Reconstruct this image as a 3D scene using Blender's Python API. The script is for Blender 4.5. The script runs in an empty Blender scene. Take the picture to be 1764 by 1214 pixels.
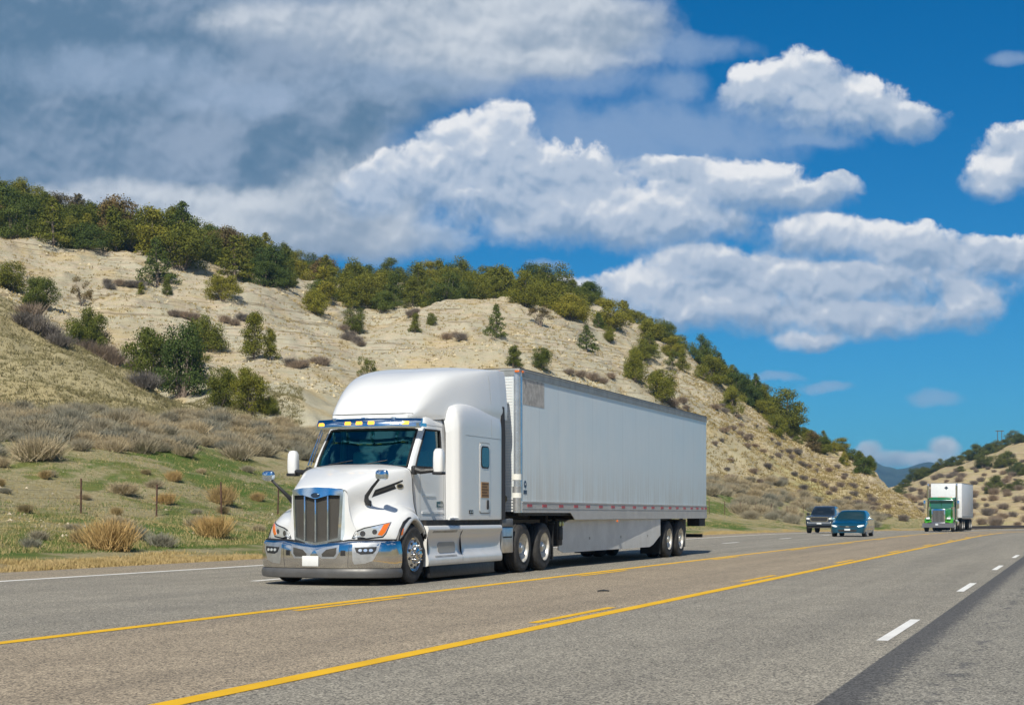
import bpy, bmesh, math, random
import numpy as np
from mathutils import Vector, Matrix
from mathutils.bvhtree import BVHTree
rnd = random.Random(11)
S = bpy.context.scene
C = S.collection
# ------------------------------------------------------------------ camera
F_PX, CX, HY, CAM_H = 2650.0, 882.0, 886.0, 1.18
TH = math.atan(982 / F_PX)
sn, cs = math.sin(TH), math.cos(TH)
cam_d = bpy.data.cameras.new("camera")
cam = bpy.data.objects.new("camera", cam_d)
C.objects.link(cam)
cam.location = (0, 0, CAM_H)
cam.rotation_euler = (math.pi / 2, 0, TH)
cam_d.sensor_width = 36
cam_d.lens = 36 * F_PX / 1764
cam_d.shift_y = (HY - 607) / 1764
cam_d.clip_start = 0.1
cam_d.clip_end = 30000
S.camera = cam
# ------------------------------------------------------------------ light
SUN_AZ = math.atan2(-0.92, 0.17)          # direction towards the sun in the ground plane
SUN_EL = math.radians(44)
SUN_STRENGTH = 4.6
SKY_STRENGTH = 0.10
sd = bpy.data.lights.new("sun", 'SUN')
sun = bpy.data.objects.new("sun", sd)
C.objects.link(sun)
sd.energy = SUN_STRENGTH
sd.angle = math.radians(0.5)
sd.color = (1.0, 0.93, 0.80)
sdir = Vector((math.cos(SUN_AZ) * math.cos(SUN_EL), math.sin(SUN_AZ) * math.cos(SUN_EL), math.sin(SUN_EL)))
sun.rotation_euler = sdir.to_track_quat('Z', 'Y').to_euler()
sun.location = (20, -40, 60)
S.view_settings.view_transform = 'Standard'
S.view_settings.look = 'None'
S.view_settings.exposure = 0.2
S.view_settings.gamma = 1.0
S.render.resolution_x, S.render.resolution_y = 1024, 704

class NT:
    """small helper to wire shader nodes"""
    def __init__(s, tree):
        s.t = tree; s.n = tree.nodes; s.l = tree.links
    def new(s, kind, **kw):
        n = s.n.new(kind)
        for k, v in kw.items():
            if k.startswith('i_'):
                key = k[2:]
                key = int(key) if key.isdigit() else key
                s.put(n.inputs[key], v)
            else:
                setattr(n, k, v)
        return n
    def put(s, sock, v):
        if isinstance(v, bpy.types.NodeSocket): s.l.new(v, sock)
        else: sock.default_value = v
    def math(s, op, a, b=None, c=None, clamp=False):
        n = s.n.new('ShaderNodeMath'); n.operation = op; n.use_clamp = clamp
        s.put(n.inputs[0], a)
        if b is not None: s.put(n.inputs[1], b)
        if c is not None: s.put(n.inputs[2], c)
        return n.outputs[0]
    def vmath(s, op, a, b=None, out=0):
        n = s.n.new('ShaderNodeVectorMath'); n.operation = op
        s.put(n.inputs[0], a)
        if b is not None: s.put(n.inputs[1], b)
        return n.outputs[out]
    def mix(s, f, a, b):
        n = s.n.new('ShaderNodeMix'); n.data_type = 'RGBA'
        s.put(n.inputs[0], f)
        s.put(n.inputs[6], a if isinstance(a, bpy.types.NodeSocket) else (*a, 1) if len(a) == 3 else a)
        s.put(n.inputs[7], b if isinstance(b, bpy.types.NodeSocket) else (*b, 1) if len(b) == 3 else b)
        return n.outputs[2]
    def mul(s, a, b):
        n = s.n.new('ShaderNodeMix'); n.data_type = 'RGBA'; n.blend_type = 'MULTIPLY'
        n.inputs[0].default_value = 1
        s.put(n.inputs[6], a if isinstance(a, bpy.types.NodeSocket) else (*a, 1))
        s.put(n.inputs[7], b if isinstance(b, bpy.types.NodeSocket) else (*b, 1))
        return n.outputs[2]
    def noise(s, vec, scale, detail=3, rough=.55, out=0, dist=0):
        n = s.n.new('ShaderNodeTexNoise')
        if vec is not None: s.put(n.inputs['Vector'], vec)
        n.inputs['Scale'].default_value = scale; n.inputs['Detail'].default_value = detail
        n.inputs['Roughness'].default_value = rough; n.inputs['Distortion'].default_value = dist
        return n.outputs[out]
    def smooth(s, v, lo, hi, a=0., b=1.):
        n = s.n.new('ShaderNodeMapRange'); n.interpolation_type = 'SMOOTHSTEP'
        s.put(n.inputs[0], v); s.put(n.inputs[1], lo); s.put(n.inputs[2], hi); s.put(n.inputs[3], a); s.put(n.inputs[4], b)
        return n.outputs[0]

# ------------------------------------------------------------------ sky with clouds
def make_world():
    w = bpy.data.worlds.new("World"); S.world = w; w.use_nodes = True
    t = NT(w.node_tree)
    for n in list(t.n): t.n.remove(n)
    sky = t.new('ShaderNodeTexSky'); sky.sky_type = 'NISHITA'; sky.sun_disc = False
    sky.sun_elevation = SUN_EL
    sky.sun_rotation = math.pi / 2 - SUN_AZ
    sky.air_density = 1.0; sky.dust_density = 0.35; sky.ozone_density = 2.5; sky.altitude = 1900
    tc = t.new('ShaderNodeTexCoord').outputs['Generated']
    # polarised, saturated blue: tint by elevation of the view direction
    sep = t.new('ShaderNodeSeparateXYZ', i_0=tc)
    el = t.smooth(sep.outputs[2], 0.0, 0.36)
    tint = t.mix(el, (0.14, 0.48, 0.66), (0.0, 0.46, 0.74))
    base = t.mul(sky.outputs[0], tint)
    # tangent-plane coordinates about the valley's direction
    fwd = (-sn, cs, 0); rgt = (cs, sn, 0)
    df = t.vmath('DOT_PRODUCT', tc, fwd, out=1)
    dr = t.vmath('DOT_PRODUCT', tc, rgt, out=1)
    dfs = t.math('MAXIMUM', df, 0.12)
    u = t.math('MULTIPLY_ADD', t.math('DIVIDE', dr, dfs), 2.65, .882)
    v = t.math('MULTIPLY_ADD', t.math('DIVIDE', sep.outputs[2], dfs), -2.65, .886)
    P = t.new('ShaderNodeCombineXYZ', i_0=u, i_1=v, i_2=0.0).outputs[0]

    def warp(P, amp, scale):
        n = t.noise(P, scale, 4, .58, out=1)
        d = t.vmath('SUBTRACT', n, (.5, .5, .5))
        d = t.vmath('MULTIPLY', d, (amp, amp, 0))
        return t.vmath('ADD', P, d)
    Pw = warp(P, .050, 8)
    cum = [(.868,.240,.058,.065),(.81,.265,.09,.07),(.72,.310,.10,.055),(.90,.325,.20,.085),(1.00,.375,.26,.060),(.64,.33,.07,.045),
           (1.25,.325,.15,.05),(1.17,.295,.06,.032),(1.36,.345,.11,.03),(1.44,.325,.045,.03),(1.15,.385,.2,.040),
           (1.395,.135,.07,.052),(1.31,.16,.075,.05),(1.45,.185,.13,.055),(1.56,.212,.085,.036),
           (1.78,.26,.09,.055),(1.73,.30,.08,.045),
           (1.41,.415,.09,.042),(1.56,.425,.11,.045),(1.70,.445,.13,.042),(1.22,.455,.10,.040),(1.40,.49,.36,.05),
           (1.10,.50,.10,.042),(1.24,.535,.20,.042),(1.47,.55,.22,.036),(1.67,.53,.065,.050),(1.40,.583,.08,.018),
           (.965,.50,.045,.02),(.98,.505,.05,.02)]
    soft = [(.45,.365,.25,.04),(.60,.35,.12,.07),(.22,.352,.2,.035),(.66,.41,.12,.04),(.40,.41,.3,.03),
           (1.00,.03,.14,.065),(.80,.05,.26,.065),(.90,.11,.2,.03),(.53,.045,.16,.04),(1.50,.775,.022,.016),(1.625,.770,.028,.020),(1.56,.792,.10,.014)]
    wisps = [(.20,.12,.22,.05),(.42,.17,.14,.035),(1.18,.085,.13,.028),(1.02,.135,.09,.035),(1.17,.145,.06,.03),(1.33,.645,.05,.010),(1.42,.665,.055,.011),(1.61,.685,.05,.014),
             (1.735,.10,.04,.014),(1.40,.245,.07,.012),(.94,.455,.04,.012),(.78,.14,.25,.045),(1.05,.25,.25,.07),(1.15,.23,.3,.06)]
    deck = [(.2,.08,.5,.2),(.35,.2,.33,.16),(.1,.22,.3,.14),(.6,.07,.34,.10),(.3,.34,.42,.05),(.80,.04,.32,.08),(.47,.30,.16,.12),(.57,.38,.1,.06),(.3,.40,.35,.06)]
    def lit(P, lst, k=3.2):
        """soft union of rounded heaps; also how far up its own heap each point lies"""
        num = den = None
        for (x, y, rx, ry) in lst:
            d = t.vmath('MULTIPLY', t.vmath('SUBTRACT', P, (x, y, 0)), (1 / rx, 1 / ry, 0))
            q = t.math('MINIMUM', t.vmath('DOT_PRODUCT', d, d, out=1), 6.0)
            w = t.math('EXPONENT', t.math('MULTIPLY_ADD', q, -k, k))
            l = t.vmath('DOT_PRODUCT', d, (-.12, -1, 0), out=1)
            den = w if den is None else t.math('ADD', den, w)
            num = t.math('MULTIPLY', w, l) if num is None else t.math('MULTIPLY_ADD', w, l, num)
        return t.math('DIVIDE', t.math('LOGARITHM', den, math.e), k), t.math('DIVIDE', num, den)
    fine = t.noise(Pw, 15, 6, .58)
    soft1 = t.noise(Pw, 17, 2.6, .5)
    soft2 = t.noise(t.vmath('ADD', Pw, (-.004, -.013, 0)), 17, 2.6, .5)
    big = t.noise(t.vmath('MULTIPLY', Pw, (1, 1.9, 1)), 4.2, 3, .5)
    nz = t.math('SUBTRACT', fine, .5)
    relief = t.math('SUBTRACT', soft1, soft2)
    bg_ = t.math('SUBTRACT', big, .5)
    bc, lc = lit(Pw, cum)
    edge = t.math('SUBTRACT', t.noise(Pw, 48, 4, .65), .5)
    Dc = t.math('MULTIPLY_ADD', edge, .55, t.math('MULTIPLY_ADD', nz, 2.1, bc))
    ac = t.smooth(Dc, -.22, t.smooth(lc, -.6, .8, 1.15, .25))
    lum = t.math('MULTIPLY_ADD', relief, 2.0, t.math('MULTIPLY_ADD', lc, .72, .30))
    lum = t.math('MULTIPLY_ADD', bg_, 1.1, lum)
    ccol = t.mix(t.smooth(lum, -.20, .40), (.25, .36, .52), (.46, .54, .66))
    ccol = t.mix(t.smooth(lum, .38, 1.0), ccol, (.82, .83, .85))
    bs, ls = lit(Pw, soft, 2.2)
    as_ = t.math('MULTIPLY', t.smooth(t.math('MULTIPLY_ADD', nz, 1.7, t.math('MULTIPLY_ADD', bg_, 1.5, bs)), -.7, 1.0), .85)
    slum = t.math('MULTIPLY_ADD', relief, 1.4, t.math('MULTIPLY_ADD', ls, .4, t.math('MULTIPLY_ADD', bg_, 2.2, .3)))
    scol = t.mix(t.smooth(slum, -.3, .85), (.31, .39, .50), (.68, .72, .77))
    bd, ld = lit(Pw, deck, 2.0)
    big2 = t.noise(Pw, 3.1, 4, .5)
    Dd = t.math('MULTIPLY_ADD', bg_, 1.0, t.math('MULTIPLY_ADD', nz, .3, bd))
    ad = t.smooth(Dd, -.45, .35)
    dl = t.math('MULTIPLY_ADD', nz, .12, t.math('MULTIPLY_ADD', relief, .35, t.math('MULTIPLY_ADD', u, .12, big2)))
    dcol = t.mix(t.smooth(dl, .40, .68), (.115, .205, .315), (.29, .37, .49))
    bw, lw = lit(Pw, wisps, 2.2)
    aw = t.math('MULTIPLY', t.smooth(t.math('MULTIPLY_ADD', nz, 1.9, bw), -.4, 1.2), .55)
    # clouds elsewhere in the sky (reflected in paint and chrome)
    gen = t.noise(t.vmath('MULTIPLY', tc, (1, 1, 2.4)), 2.6, 5, .55)
    ag = t.math('MULTIPLY', t.smooth(gen, .52, .62), t.smooth(df, .55, .25))
    kk = 1.0 / SKY_STRENGTH * 0.93
    sc = lambda c: t.vmath('MULTIPLY', c, (kk, kk, kk))
    front = t.smooth(df, .12, .3)
    col = t.mix(t.math('MULTIPLY', ag, .9), base, tuple(x * kk for x in (.62, .66, .72)))
    col = t.mix(t.math('MULTIPLY', t.math('MULTIPLY', ad, front), .96), col, sc(dcol))
    col = t.mix(t.math('MULTIPLY', aw, front), col, tuple(x * kk for x in (.36, .46, .62)))
    col = t.mix(t.math('MULTIPLY', as_, front), col, sc(scol))
    col = t.mix(t.math('MULTIPLY', ac, front), col, sc(ccol))
    bg = t.new('ShaderNodeBackground', i_0=col, i_1=SKY_STRENGTH)
    out = t.new('ShaderNodeOutputWorld'); t.l.new(bg.outputs[0], out.inputs[0])
    w.cycles.sampling_method = 'MANUAL'; w.cycles.sample_map_resolution = 1024
make_world()

# ------------------------------------------------------------------ tags, mesh helpers
def tag(o, label=None, cat=None, group=None, kind=None):
    if label: o['label'] = label
    if cat: o['category'] = cat
    if group: o['group'] = group
    if kind: o['kind'] = kind
    return o
def empty(name, loc=(0, 0, 0), rz=0, **kw):
    o = bpy.data.objects.new(name, None); C.objects.link(o)
    o.empty_display_size = .3
    o.location = loc; o.rotation_euler = (0, 0, rz)
    return tag(o, **kw)
def copy_tree(o, parent=None):
    c = o.copy(); C.objects.link(c)
    if parent: c.parent = parent
    for ch in list(o.children): copy_tree(ch, c)
    return c
def np_mesh(name, V, Fc, mats, smooth=False):
    """mesh from numpy: V (n,3), Fc (m,k) with k constant"""
    me = bpy.data.meshes.new(name)
    V = np.asarray(V, dtype=np.float32); Fc = np.asarray(Fc, dtype=np.int32)
    m, k = Fc.shape
    me.vertices.add(len(V)); me.vertices.foreach_set('co', V.ravel())
    me.loops.add(m * k); me.loops.foreach_set('vertex_index', Fc.ravel())
    me.polygons.add(m)
    me.polygons.foreach_set('loop_start', np.arange(0, m * k, k, dtype=np.int32))
    me.polygons.foreach_set('loop_total', np.full(m, k, dtype=np.int32))
    me.polygons.foreach_set('use_smooth', np.full(m, smooth))
    for mt in (mats if isinstance(mats, (list, tuple)) else [mats]): me.materials.append(mt)
    me.update(calc_edges=True); me.validate()
    return me
def link(name, me, parent=None):
    o = bpy.data.objects.new(name, me); C.objects.link(o)
    if parent: o.parent = parent
    return o

def cr(P, n):
    """Catmull-Rom through the rows of P along axis 0, n steps per span"""
    P = np.asarray(P, float)
    Q = np.concatenate([[2 * P[0] - P[1]], P, [2 * P[-1] - P[-2]]])
    out = []
    for i in range(1, len(Q) - 2):
        for j in range(n):
            t = j / n
            a, b, c, d = Q[i - 1], Q[i], Q[i + 1], Q[i + 2]
            out.append(.5 * (2 * b + (c - a) * t + (2 * a - 5 * b + 4 * c - d) * t * t + (3 * b - a - 3 * c + d) * t ** 3))
    out.append(P[-1])
    return np.array(out)

class MB:
    def __init__(s): s.v = []; s.f = []
    def add(s, V, Fc):
        o = len(s.v)
        s.v += [tuple(map(float, p)) for p in V]; s.f += [tuple(i + o for i in f) for f in Fc]
        return s
    def box(s, x0, x1, y0, y1, z0, z1, b=0.0):
        if x0 > x1: x0, x1 = x1, x0
        if y0 > y1: y0, y1 = y1, y0
        if z0 > z1: z0, z1 = z1, z0
        if b <= 0:
            V = [(x, y, z) for z in (z0, z1) for y in (y0, y1) for x in (x0, x1)]
            return s.add(V, [(0, 2, 3, 1), (4, 5, 7, 6), (0, 1, 5, 4), (2, 6, 7, 3), (0, 4, 6, 2), (1, 3, 7, 5)])
        b = min(b, (x1 - x0) * .49, (y1 - y0) * .49, (z1 - z0) * .49)
        bm = bmesh.new(); bmesh.ops.create_cube(bm, size=1)
        bmesh.ops.scale(bm, vec=(x1 - x0, y1 - y0, z1 - z0), verts=bm.verts)
        bmesh.ops.bevel(bm, geom=list(bm.edges), offset=b, segments=2, profile=.5, affect='EDGES')
        bmesh.ops.translate(bm, vec=((x0 + x1) / 2, (y0 + y1) / 2, (z0 + z1) / 2), verts=bm.verts)
        bm.verts.index_update()
        s.add([v.co for v in bm.verts], [[v.index for v in f.verts] for f in bm.faces]); bm.free()
        return s
    def lathe(s, prof, c, axis='x', n=32, flip=1, caps=(1, 1)):
        """prof: (along, radius) pairs, revolved about the axis through c"""
        V = []
        for (a, r) in prof:
            for k in range(n):
                t = 2 * math.pi * k / n
                p = (r * math.cos(t), r * math.sin(t))
                if axis == 'x': V.append((c[0] + a * flip, c[1] + p[0], c[2] + p[1]))
                elif axis == 'y': V.append((c[0] + p[0], c[1] + a * flip, c[2] + p[1]))
                else: V.append((c[0] + p[0], c[1] + p[1], c[2] + a * flip))
        Fc = []
        for i in range(len(prof) - 1):
            for k in range(n):
                k2 = (k + 1) % n
                Fc.append((i * n + k, i * n + k2, (i + 1) * n + k2, (i + 1) * n + k))
        if caps[0]: Fc.append(tuple(range(n)))
        if caps[1]: Fc.append(tuple((len(prof) - 1) * n + k for k in range(n)))
        return s.add(V, Fc)
    def cyl(s, c, r, h, axis='z', n=20):
        return s.lathe([(0, r), (h, r)], c, axis, n)
    def tube(s, pts, r, n=8):
        pts = [Vector(p) for p in pts]
        rs = r if isinstance(r, (list, tuple)) else [r] * len(pts)
        V = []; prev = None
        for i, p in enumerate(pts):
            d = (pts[min(i + 1, len(pts) - 1)] - pts[max(i - 1, 0)]).normalized()
            if prev is None:
                a = d.orthogonal().normalized()
            else:
                a = (prev - d * prev.dot(d)).normalized()
            prev = a; b = d.cross(a)
            for k in range(n):
                t = 2 * math.pi * k / n
                V.append(p + (a * math.cos(t) + b * math.sin(t)) * rs[i])
        Fc = []
        for i in range(len(pts) - 1):
            for k in range(n):
                k2 = (k + 1) % n
                Fc.append((i * n + k, i * n + k2, (i + 1) * n + k2, (i + 1) * n + k))
        Fc.append(tuple(range(n))); Fc.append(tuple((len(pts) - 1) * n + k for k in range(n)))
        return s.add(V, Fc)
    def prism(s, poly, vec):
        """poly: list of 3-D points, extruded by vec"""
        n = len(poly); vec = Vector(vec)
        V = [Vector(p) for p in poly] + [Vector(p) + vec for p in poly]
        Fc = [tuple(range(n)), tuple(range(2 * n - 1, n - 1, -1))] + [(i, (i + 1) % n, n + (i + 1) % n, n + i) for i in range(n)]
        return s.add(V, Fc)
    def grid(s, G, skip=None):
        G = np.asarray(G); a, b = G.shape[:2]
        Fc = [(i * b + j, (i + 1) * b + j, (i + 1) * b + j + 1, i * b + j + 1) for i in range(a - 1) for j in range(b - 1) if not (skip and skip(i, j))]
        return s.add(G.reshape(-1, 3), Fc)
    def mirror(s):
        V = [(-x, y, z) for x, y, z in s.v]; o = len(s.v)
        s.v += V; s.f += [tuple(i + o for i in reversed(f)) for f in s.f]
        return s
    def xform(s, M):
        s.v = [tuple(M @ Vector(p)) for p in s.v]; return s
    def split(s, name, mat, parent=None, ang=32, mode='x'):
        """build as separate objects: one per side, or one per loose piece"""
        if mode == 'x':
            key = [sum(s.v[i][0] for i in f) >= 0 for f in s.f]
        else:
            p = list(range(len(s.v)))
            def find(a):
                while p[a] != a: p[a] = p[p[a]]; a = p[a]
                return a
            for f in s.f:
                for i in f[1:]: p[find(i)] = find(f[0])
            key = [find(f[0]) for f in s.f]
        out = []
        for k in sorted(set(key), reverse=True):
            fs = [f for f, q in zip(s.f, key) if q == k]
            ids = sorted({i for f in fs for i in f}); mp = {a: b for b, a in enumerate(ids)}
            m = MB(); m.v = [s.v[i] for i in ids]; m.f = [tuple(mp[i] for i in f) for f in fs]
            par = parent
            if isinstance(parent, list):
                par = parent[0] if sum(v[0] for v in m.v) >= 0 else parent[-1]
            out.append(m.build(name, mat, par, ang))
        return out
    def build(s, name, mat, parent=None, ang=32, weld=False):
        if isinstance(parent, list): parent = parent[0] if sum(v[0] for v in s.v) >= 0 else parent[-1]
        me = bpy.data.meshes.new(name)
        me.from_pydata(s.v, [], s.f)
        bm = bmesh.new(); bm.from_mesh(me)
        if weld: bmesh.ops.remove_doubles(bm, verts=bm.verts, dist=1e-4)
        bmesh.ops.recalc_face_normals(bm, faces=bm.faces)
        bm.to_mesh(me); bm.free()
        me.polygons.foreach_set('use_smooth', [True] * len(me.polygons))
        me.set_sharp_from_angle(angle=math.radians(ang))
        for m in (mat if isinstance(mat, (list, tuple)) else [mat]): me.materials.append(m)
        return link(name, me, parent)

# ------------------------------------------------------------------ materials
def mat(name, col, rough=.5, metal=0., spec=.5, coat=0., var=.0, vscale=4., bump=0., bscale=60., emit=None, alpha=None, dirt=None):
    m = bpy.data.materials.new(name); m.use_nodes = True
    t = NT(m.node_tree); b = t.n['Principled BSDF']
    co = t.new('ShaderNodeTexCoord').outputs['Object']
    c = (*col, 1)
    if var:
        nz = t.noise(co, vscale, 5, .6)
        k = t.smooth(nz, .3, .7)
        c = t.mix(k, tuple(x * (1 - var) for x in col), tuple(min(1, x * (1 + var)) for x in col))
    if dirt:            # (colour, amount, z range): road grime that belongs to the surface
        dc, amt, z0, z1 = dirt
        gz = t.new('ShaderNodeSeparateXYZ', i_0=co).outputs[2]
        k = t.math('MULTIPLY', t.smooth(gz, z1, z0), t.smooth(t.noise(co, 2.5, 6, .7), .25, .75))
        k = t.math('MULTIPLY', k, amt)
        c = t.mix(k, c if isinstance(c, bpy.types.NodeSocket) else col, dc)
    t.put(b.inputs['Base Color'], c)
    b.inputs['Roughness'].default_value = rough; b.inputs['Metallic'].default_value = metal
    b.inputs['Specular IOR Level'].default_value = spec
    b.inputs['Coat Weight'].default_value = coat; b.inputs['Coat Roughness'].default_value = .04
    if rough > .12 and var:
        t.put(b.inputs['Roughness'], t.smooth(t.noise(co, vscale * 2.3, 4, .6), .2, .8, rough * .85, min(1, rough * 1.15)))
    if bump:
        bn = t.new('ShaderNodeBump'); bn.inputs['Strength'].default_value = bump; bn.inputs['Distance'].default_value = .01
        t.put(bn.inputs['Height'], t.noise(co, bscale, 4, .6)); t.put(b.inputs['Normal'], bn.outputs[0])
    if emit:
        b.inputs['Emission Color'].default_value = (*emit[0], 1); b.inputs['Emission Strength'].default_value = emit[1]
    return m
# ------------------------------------------------------------------ road geometry
def road_shift(Y):
    return np.where(Y > 112, (np.maximum(Y, 112) - 112) ** 2 / (2 * 220.0), 0.0)
def sstep(x, a, b):
    t = np.clip((x - a) / (b - a), 0, 1); return t * t * (3 - 2 * t)
def road_z(Y):
    return -0.45 * sstep(np.asarray(Y, float), 80, 180)
def polar(px, d):
    r = (px - CX) / F_PX * d
    return r * cs - d * sn, r * sn + d * cs
# value noise in numpy
_ng = np.random.default_rng(5).random((256, 256))
def vnoise(x, y):
    xi = np.floor(x).astype(int); yi = np.floor(y).astype(int)
    fx = x - xi; fy = y - yi
    fx = fx * fx * (3 - 2 * fx); fy = fy * fy * (3 - 2 * fy)
    g = lambda a, b: _ng[a % 256, b % 256]
    return (g(xi, yi) * (1 - fx) + g(xi + 1, yi) * fx) * (1 - fy) + (g(xi, yi + 1) * (1 - fx) + g(xi + 1, yi + 1) * fx) * fy
def fbm(x, y, o=5, r=.5):
    a = 1.; s = 0.; n = 0.
    for k in range(o):
        s = s + a * vnoise(x * 2 ** k + 17.3 * k, y * 2 ** k + 9.1 * k); n += a; a *= r
    return s / n - .5

# ------------------------------------------------------------------ ground materials
def asphalt():
    m = bpy.data.materials.new('asphalt'); m.use_nodes = True
    t = NT(m.node_tree); b = t.n['Principled BSDF']
    co = t.new('ShaderNodeTexCoord').outputs['Object']
    at = t.new('ShaderNodeAttribute'); at.attribute_name = 'lateral'; u = at.outputs['Fac']
    ramp = t.new('ShaderNodeValToRGB')
    e = ramp.color_ramp.elements
    G = (.245, .232, .200); BR = (.280, .238, .182); SH = (.27, .235, .18); DK = (.215, .208, .185)
    pts = [(-20.6, SH), (-18.2, SH), (-17.6, G), (-9.6, G), (-9.0, BR), (-5.6, BR), (-5.1, G), (-1.6, G), (-1.4, DK), (5., DK)]
    pos = lambda x: (x + 21) / 27
    e[0].position = pos(pts[0][0]); e[0].color = (*pts[0][1], 1)
    e[1].position = pos(pts[-1][0]); e[1].color = (*pts[-1][1], 1)
    for x, c in pts[1:-1]:
        q = e.new(pos(x)); q.color = (*c, 1)
    t.put(ramp.inputs[0], t.math('DIVIDE', t.math('ADD', u, 21.0), 27.0))
    c = ramp.outputs[0]
    # wheel-path wear, long streaks along the lanes
    st = t.noise(t.vmath('MULTIPLY', co, (1.1, .035, 1)), 1.0, 4, .6)
    c = t.mul(c, t.mix(t.smooth(st, .3, .7), (.88, .88, .88), (1.10, 1.09, 1.07)))
    md = t.noise(co, .9, 4, .6)
    c = t.mul(c, t.mix(t.smooth(md, .3, .7), (.93, .93, .93), (1.06, 1.06, 1.06)))
    # aggregate
    vo = t.new('ShaderNodeTexVoronoi'); vo.inputs['Scale'].default_value = 72; t.put(vo.inputs['Vector'], co)
    bw = t.new('ShaderNodeRGBToBW', i_0=vo.outputs['Color']).outputs[0]
    c = t.mul(c, t.mix(t.smooth(bw, .1, .9), (.34, .34, .35), (1.80, 1.76, 1.68)))
    f2 = t.noise(co, 40, 4, .8)
    c = t.mul(c, t.mix(t.smooth(f2, .35, .65), (.80, .80, .81), (1.2, 1.19, 1.17)))
    # tar seam and its ragged patches on the camera's lane
    cx = t.noise(t.vmath('MULTIPLY', co, (3.0, .9, 1)), 2.2, 6, .75)
    un = t.math('ADD', u, t.math('MULTIPLY', t.math('SUBTRACT', cx, .5), .10))
    edge_l = t.smooth(u, -1.565, -1.545)
    edge_r = t.smooth(t.math('ADD', u, t.math('MULTIPLY', t.math('SUBTRACT', t.noise(co, 9, 7, .85), .5), 1.0)), -1.19, -1.34)
    seam = t.math('MULTIPLY', edge_l, edge_r)
    bx = t.math('ABSOLUTE', t.math('ADD', u, .88))
    blot = t.math('MULTIPLY', t.smooth(bx, .2, .02), t.smooth(t.noise(t.vmath('MULTIPLY', co, (2.2, .8, 1)), 2.4, 6, .75), .52, .58))
    k = t.math('MAXIMUM', seam, t.math('MULTIPLY', blot, .8))
    c = t.mix(k, c, t.mul(t.mix(t.smooth(bw, .1, .9), (.045, .044, .044), (.15, .147, .142)), (1, 1, 1)))
    # thin crack-like dark streaks in the turn lane
    s2 = t.noise(t.vmath('MULTIPLY', co, (3.2, .12, 1)), 1.0, 6, .7)
    k2 = t.math('MULTIPLY', t.smooth(s2, .60, .72), .35)
    c = t.mix(k2, c, (.12, .105, .095))
    t.put(b.inputs['Base Color'], c)
    b.inputs['Roughness'].default_value = .88; b.inputs['Specular IOR Level'].default_value = .3
    bn = t.new('ShaderNodeBump'); bn.inputs['Strength'].default_value = .55; bn.inputs['Distance'].default_value = .012
    t.put(bn.inputs['Height'], bw); t.put(b.inputs['Normal'], bn.outputs[0])
    return m
def paint_line(name, col):
    m = bpy.data.materials.new(name); m.use_nodes = True
    t = NT(m.node_tree); b = t.n['Principled BSDF']
    co = t.new('ShaderNodeTexCoord').outputs['Object']
    k = t.smooth(t.noise(co, 26, 4, .75), .60, .72)
    k2 = t.smooth(t.noise(co, 1.3, 4, .6), .35, .7)
    c = t.mix(t.math('MULTIPLY', k, t.math('MULTIPLY_ADD', k2, .5, .15)), col, (.20, .18, .15))
    c = t.mul(c, t.mix(k2, (1, 1, 1), (.86, .86, .86)))
    t.put(b.inputs['Base Color'], c); b.inputs['Roughness'].default_value = .75
    return m
M_ASPH = asphalt()
M_YEL = paint_line('yellow_road_paint', (.80, .46, .003))
M_WHT = paint_line('white_road_paint', (.82, .81, .77))

def strip(name, u0, u1, Y0, Y1, z, m, step=1.5, kind='structure', nu=1, attr=False, label=None):
    n = max(2, int((Y1 - Y0) / step) + 1)
    Ys = np.linspace(Y0, Y1, n); us = np.linspace(u0, u1, nu + 1)
    YY, UU = np.meshgrid(Ys, us, indexing='ij')
    V = np.stack([UU + road_shift(YY), YY, road_z(YY) + z], -1).reshape(-1, 3)
    a = nu + 1
    Fc = [(i * a + j, i * a + j + 1, (i + 1) * a + j + 1, (i + 1) * a + j) for i in range(n - 1) for j in range(nu)]
    return V, Fc, UU.ravel()
V, Fc, UU = strip('road', -20.6, 5.0, -30, 270, 0, M_ASPH, nu=64)
me = np_mesh('road', V, Fc, M_ASPH, True)
at = me.attributes.new('lateral', 'FLOAT', 'POINT'); at.data.foreach_set('value', UU.astype(np.float32))
road = tag(link('road', me), kind='structure')
def marking(name, lst, m):
    Vs, Fs, o = [], [], 0
    for (u0, u1, Y0, Y1) in lst:
        V, Fc, _ = strip('', u0, u1, Y0, Y1, .004, m)
        Vs.append(V); Fs += [tuple(i + o for i in f) for f in Fc]; o += len(V)
    tag(link(name, np_mesh(name, np.concatenate(Vs), Fs, m)), kind='structure')
hw = .095
y = [(-9.32 - hw, -9.32 + hw, -20, 240), (-5.33 - hw, -5.33 + hw, -20, 240)]
for k in range(-2, 14): y.append((-9.06 - .06, -9.06 + .06, 16.8 + 11.4 * k, 20.0 + 11.4 * k))
for k in range(-2, 14): y.append((-5.61 - .06, -5.61 + .06, 15.8 + 11.0 * k, 18.8 + 11.0 * k))
marking('yellow_road_marking', y, M_YEL)
y = [(-18.04, -17.82, -20, 240)]
for k in range(-2, 14): y.append((-13.89, -13.71, 24.0 + 12.7 * k, 27.0 + 12.7 * k))
for k in range(-2, 16): y.append((-1.81, -1.70, 14.7 + 9.8 * k, 17.8 + 9.8 * k))
marking('white_road_marking', y, M_WHT)

# ------------------------------------------------------------------ hillside: feature lines seen from the road, each with its own distance
def edge_d(px, u=-20.6):
    t = (px - CX) / F_PX
    lo, hi = 5., 400.
    for _ in range(60):
        d = .5 * (lo + hi); X, Y = polar(px, d)
        if X - float(road_shift(np.array(Y))) > u: lo = d
        else: hi = d
    return d
def zz(d, y): return CAM_H + (HY - y) / F_PX * d
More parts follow.
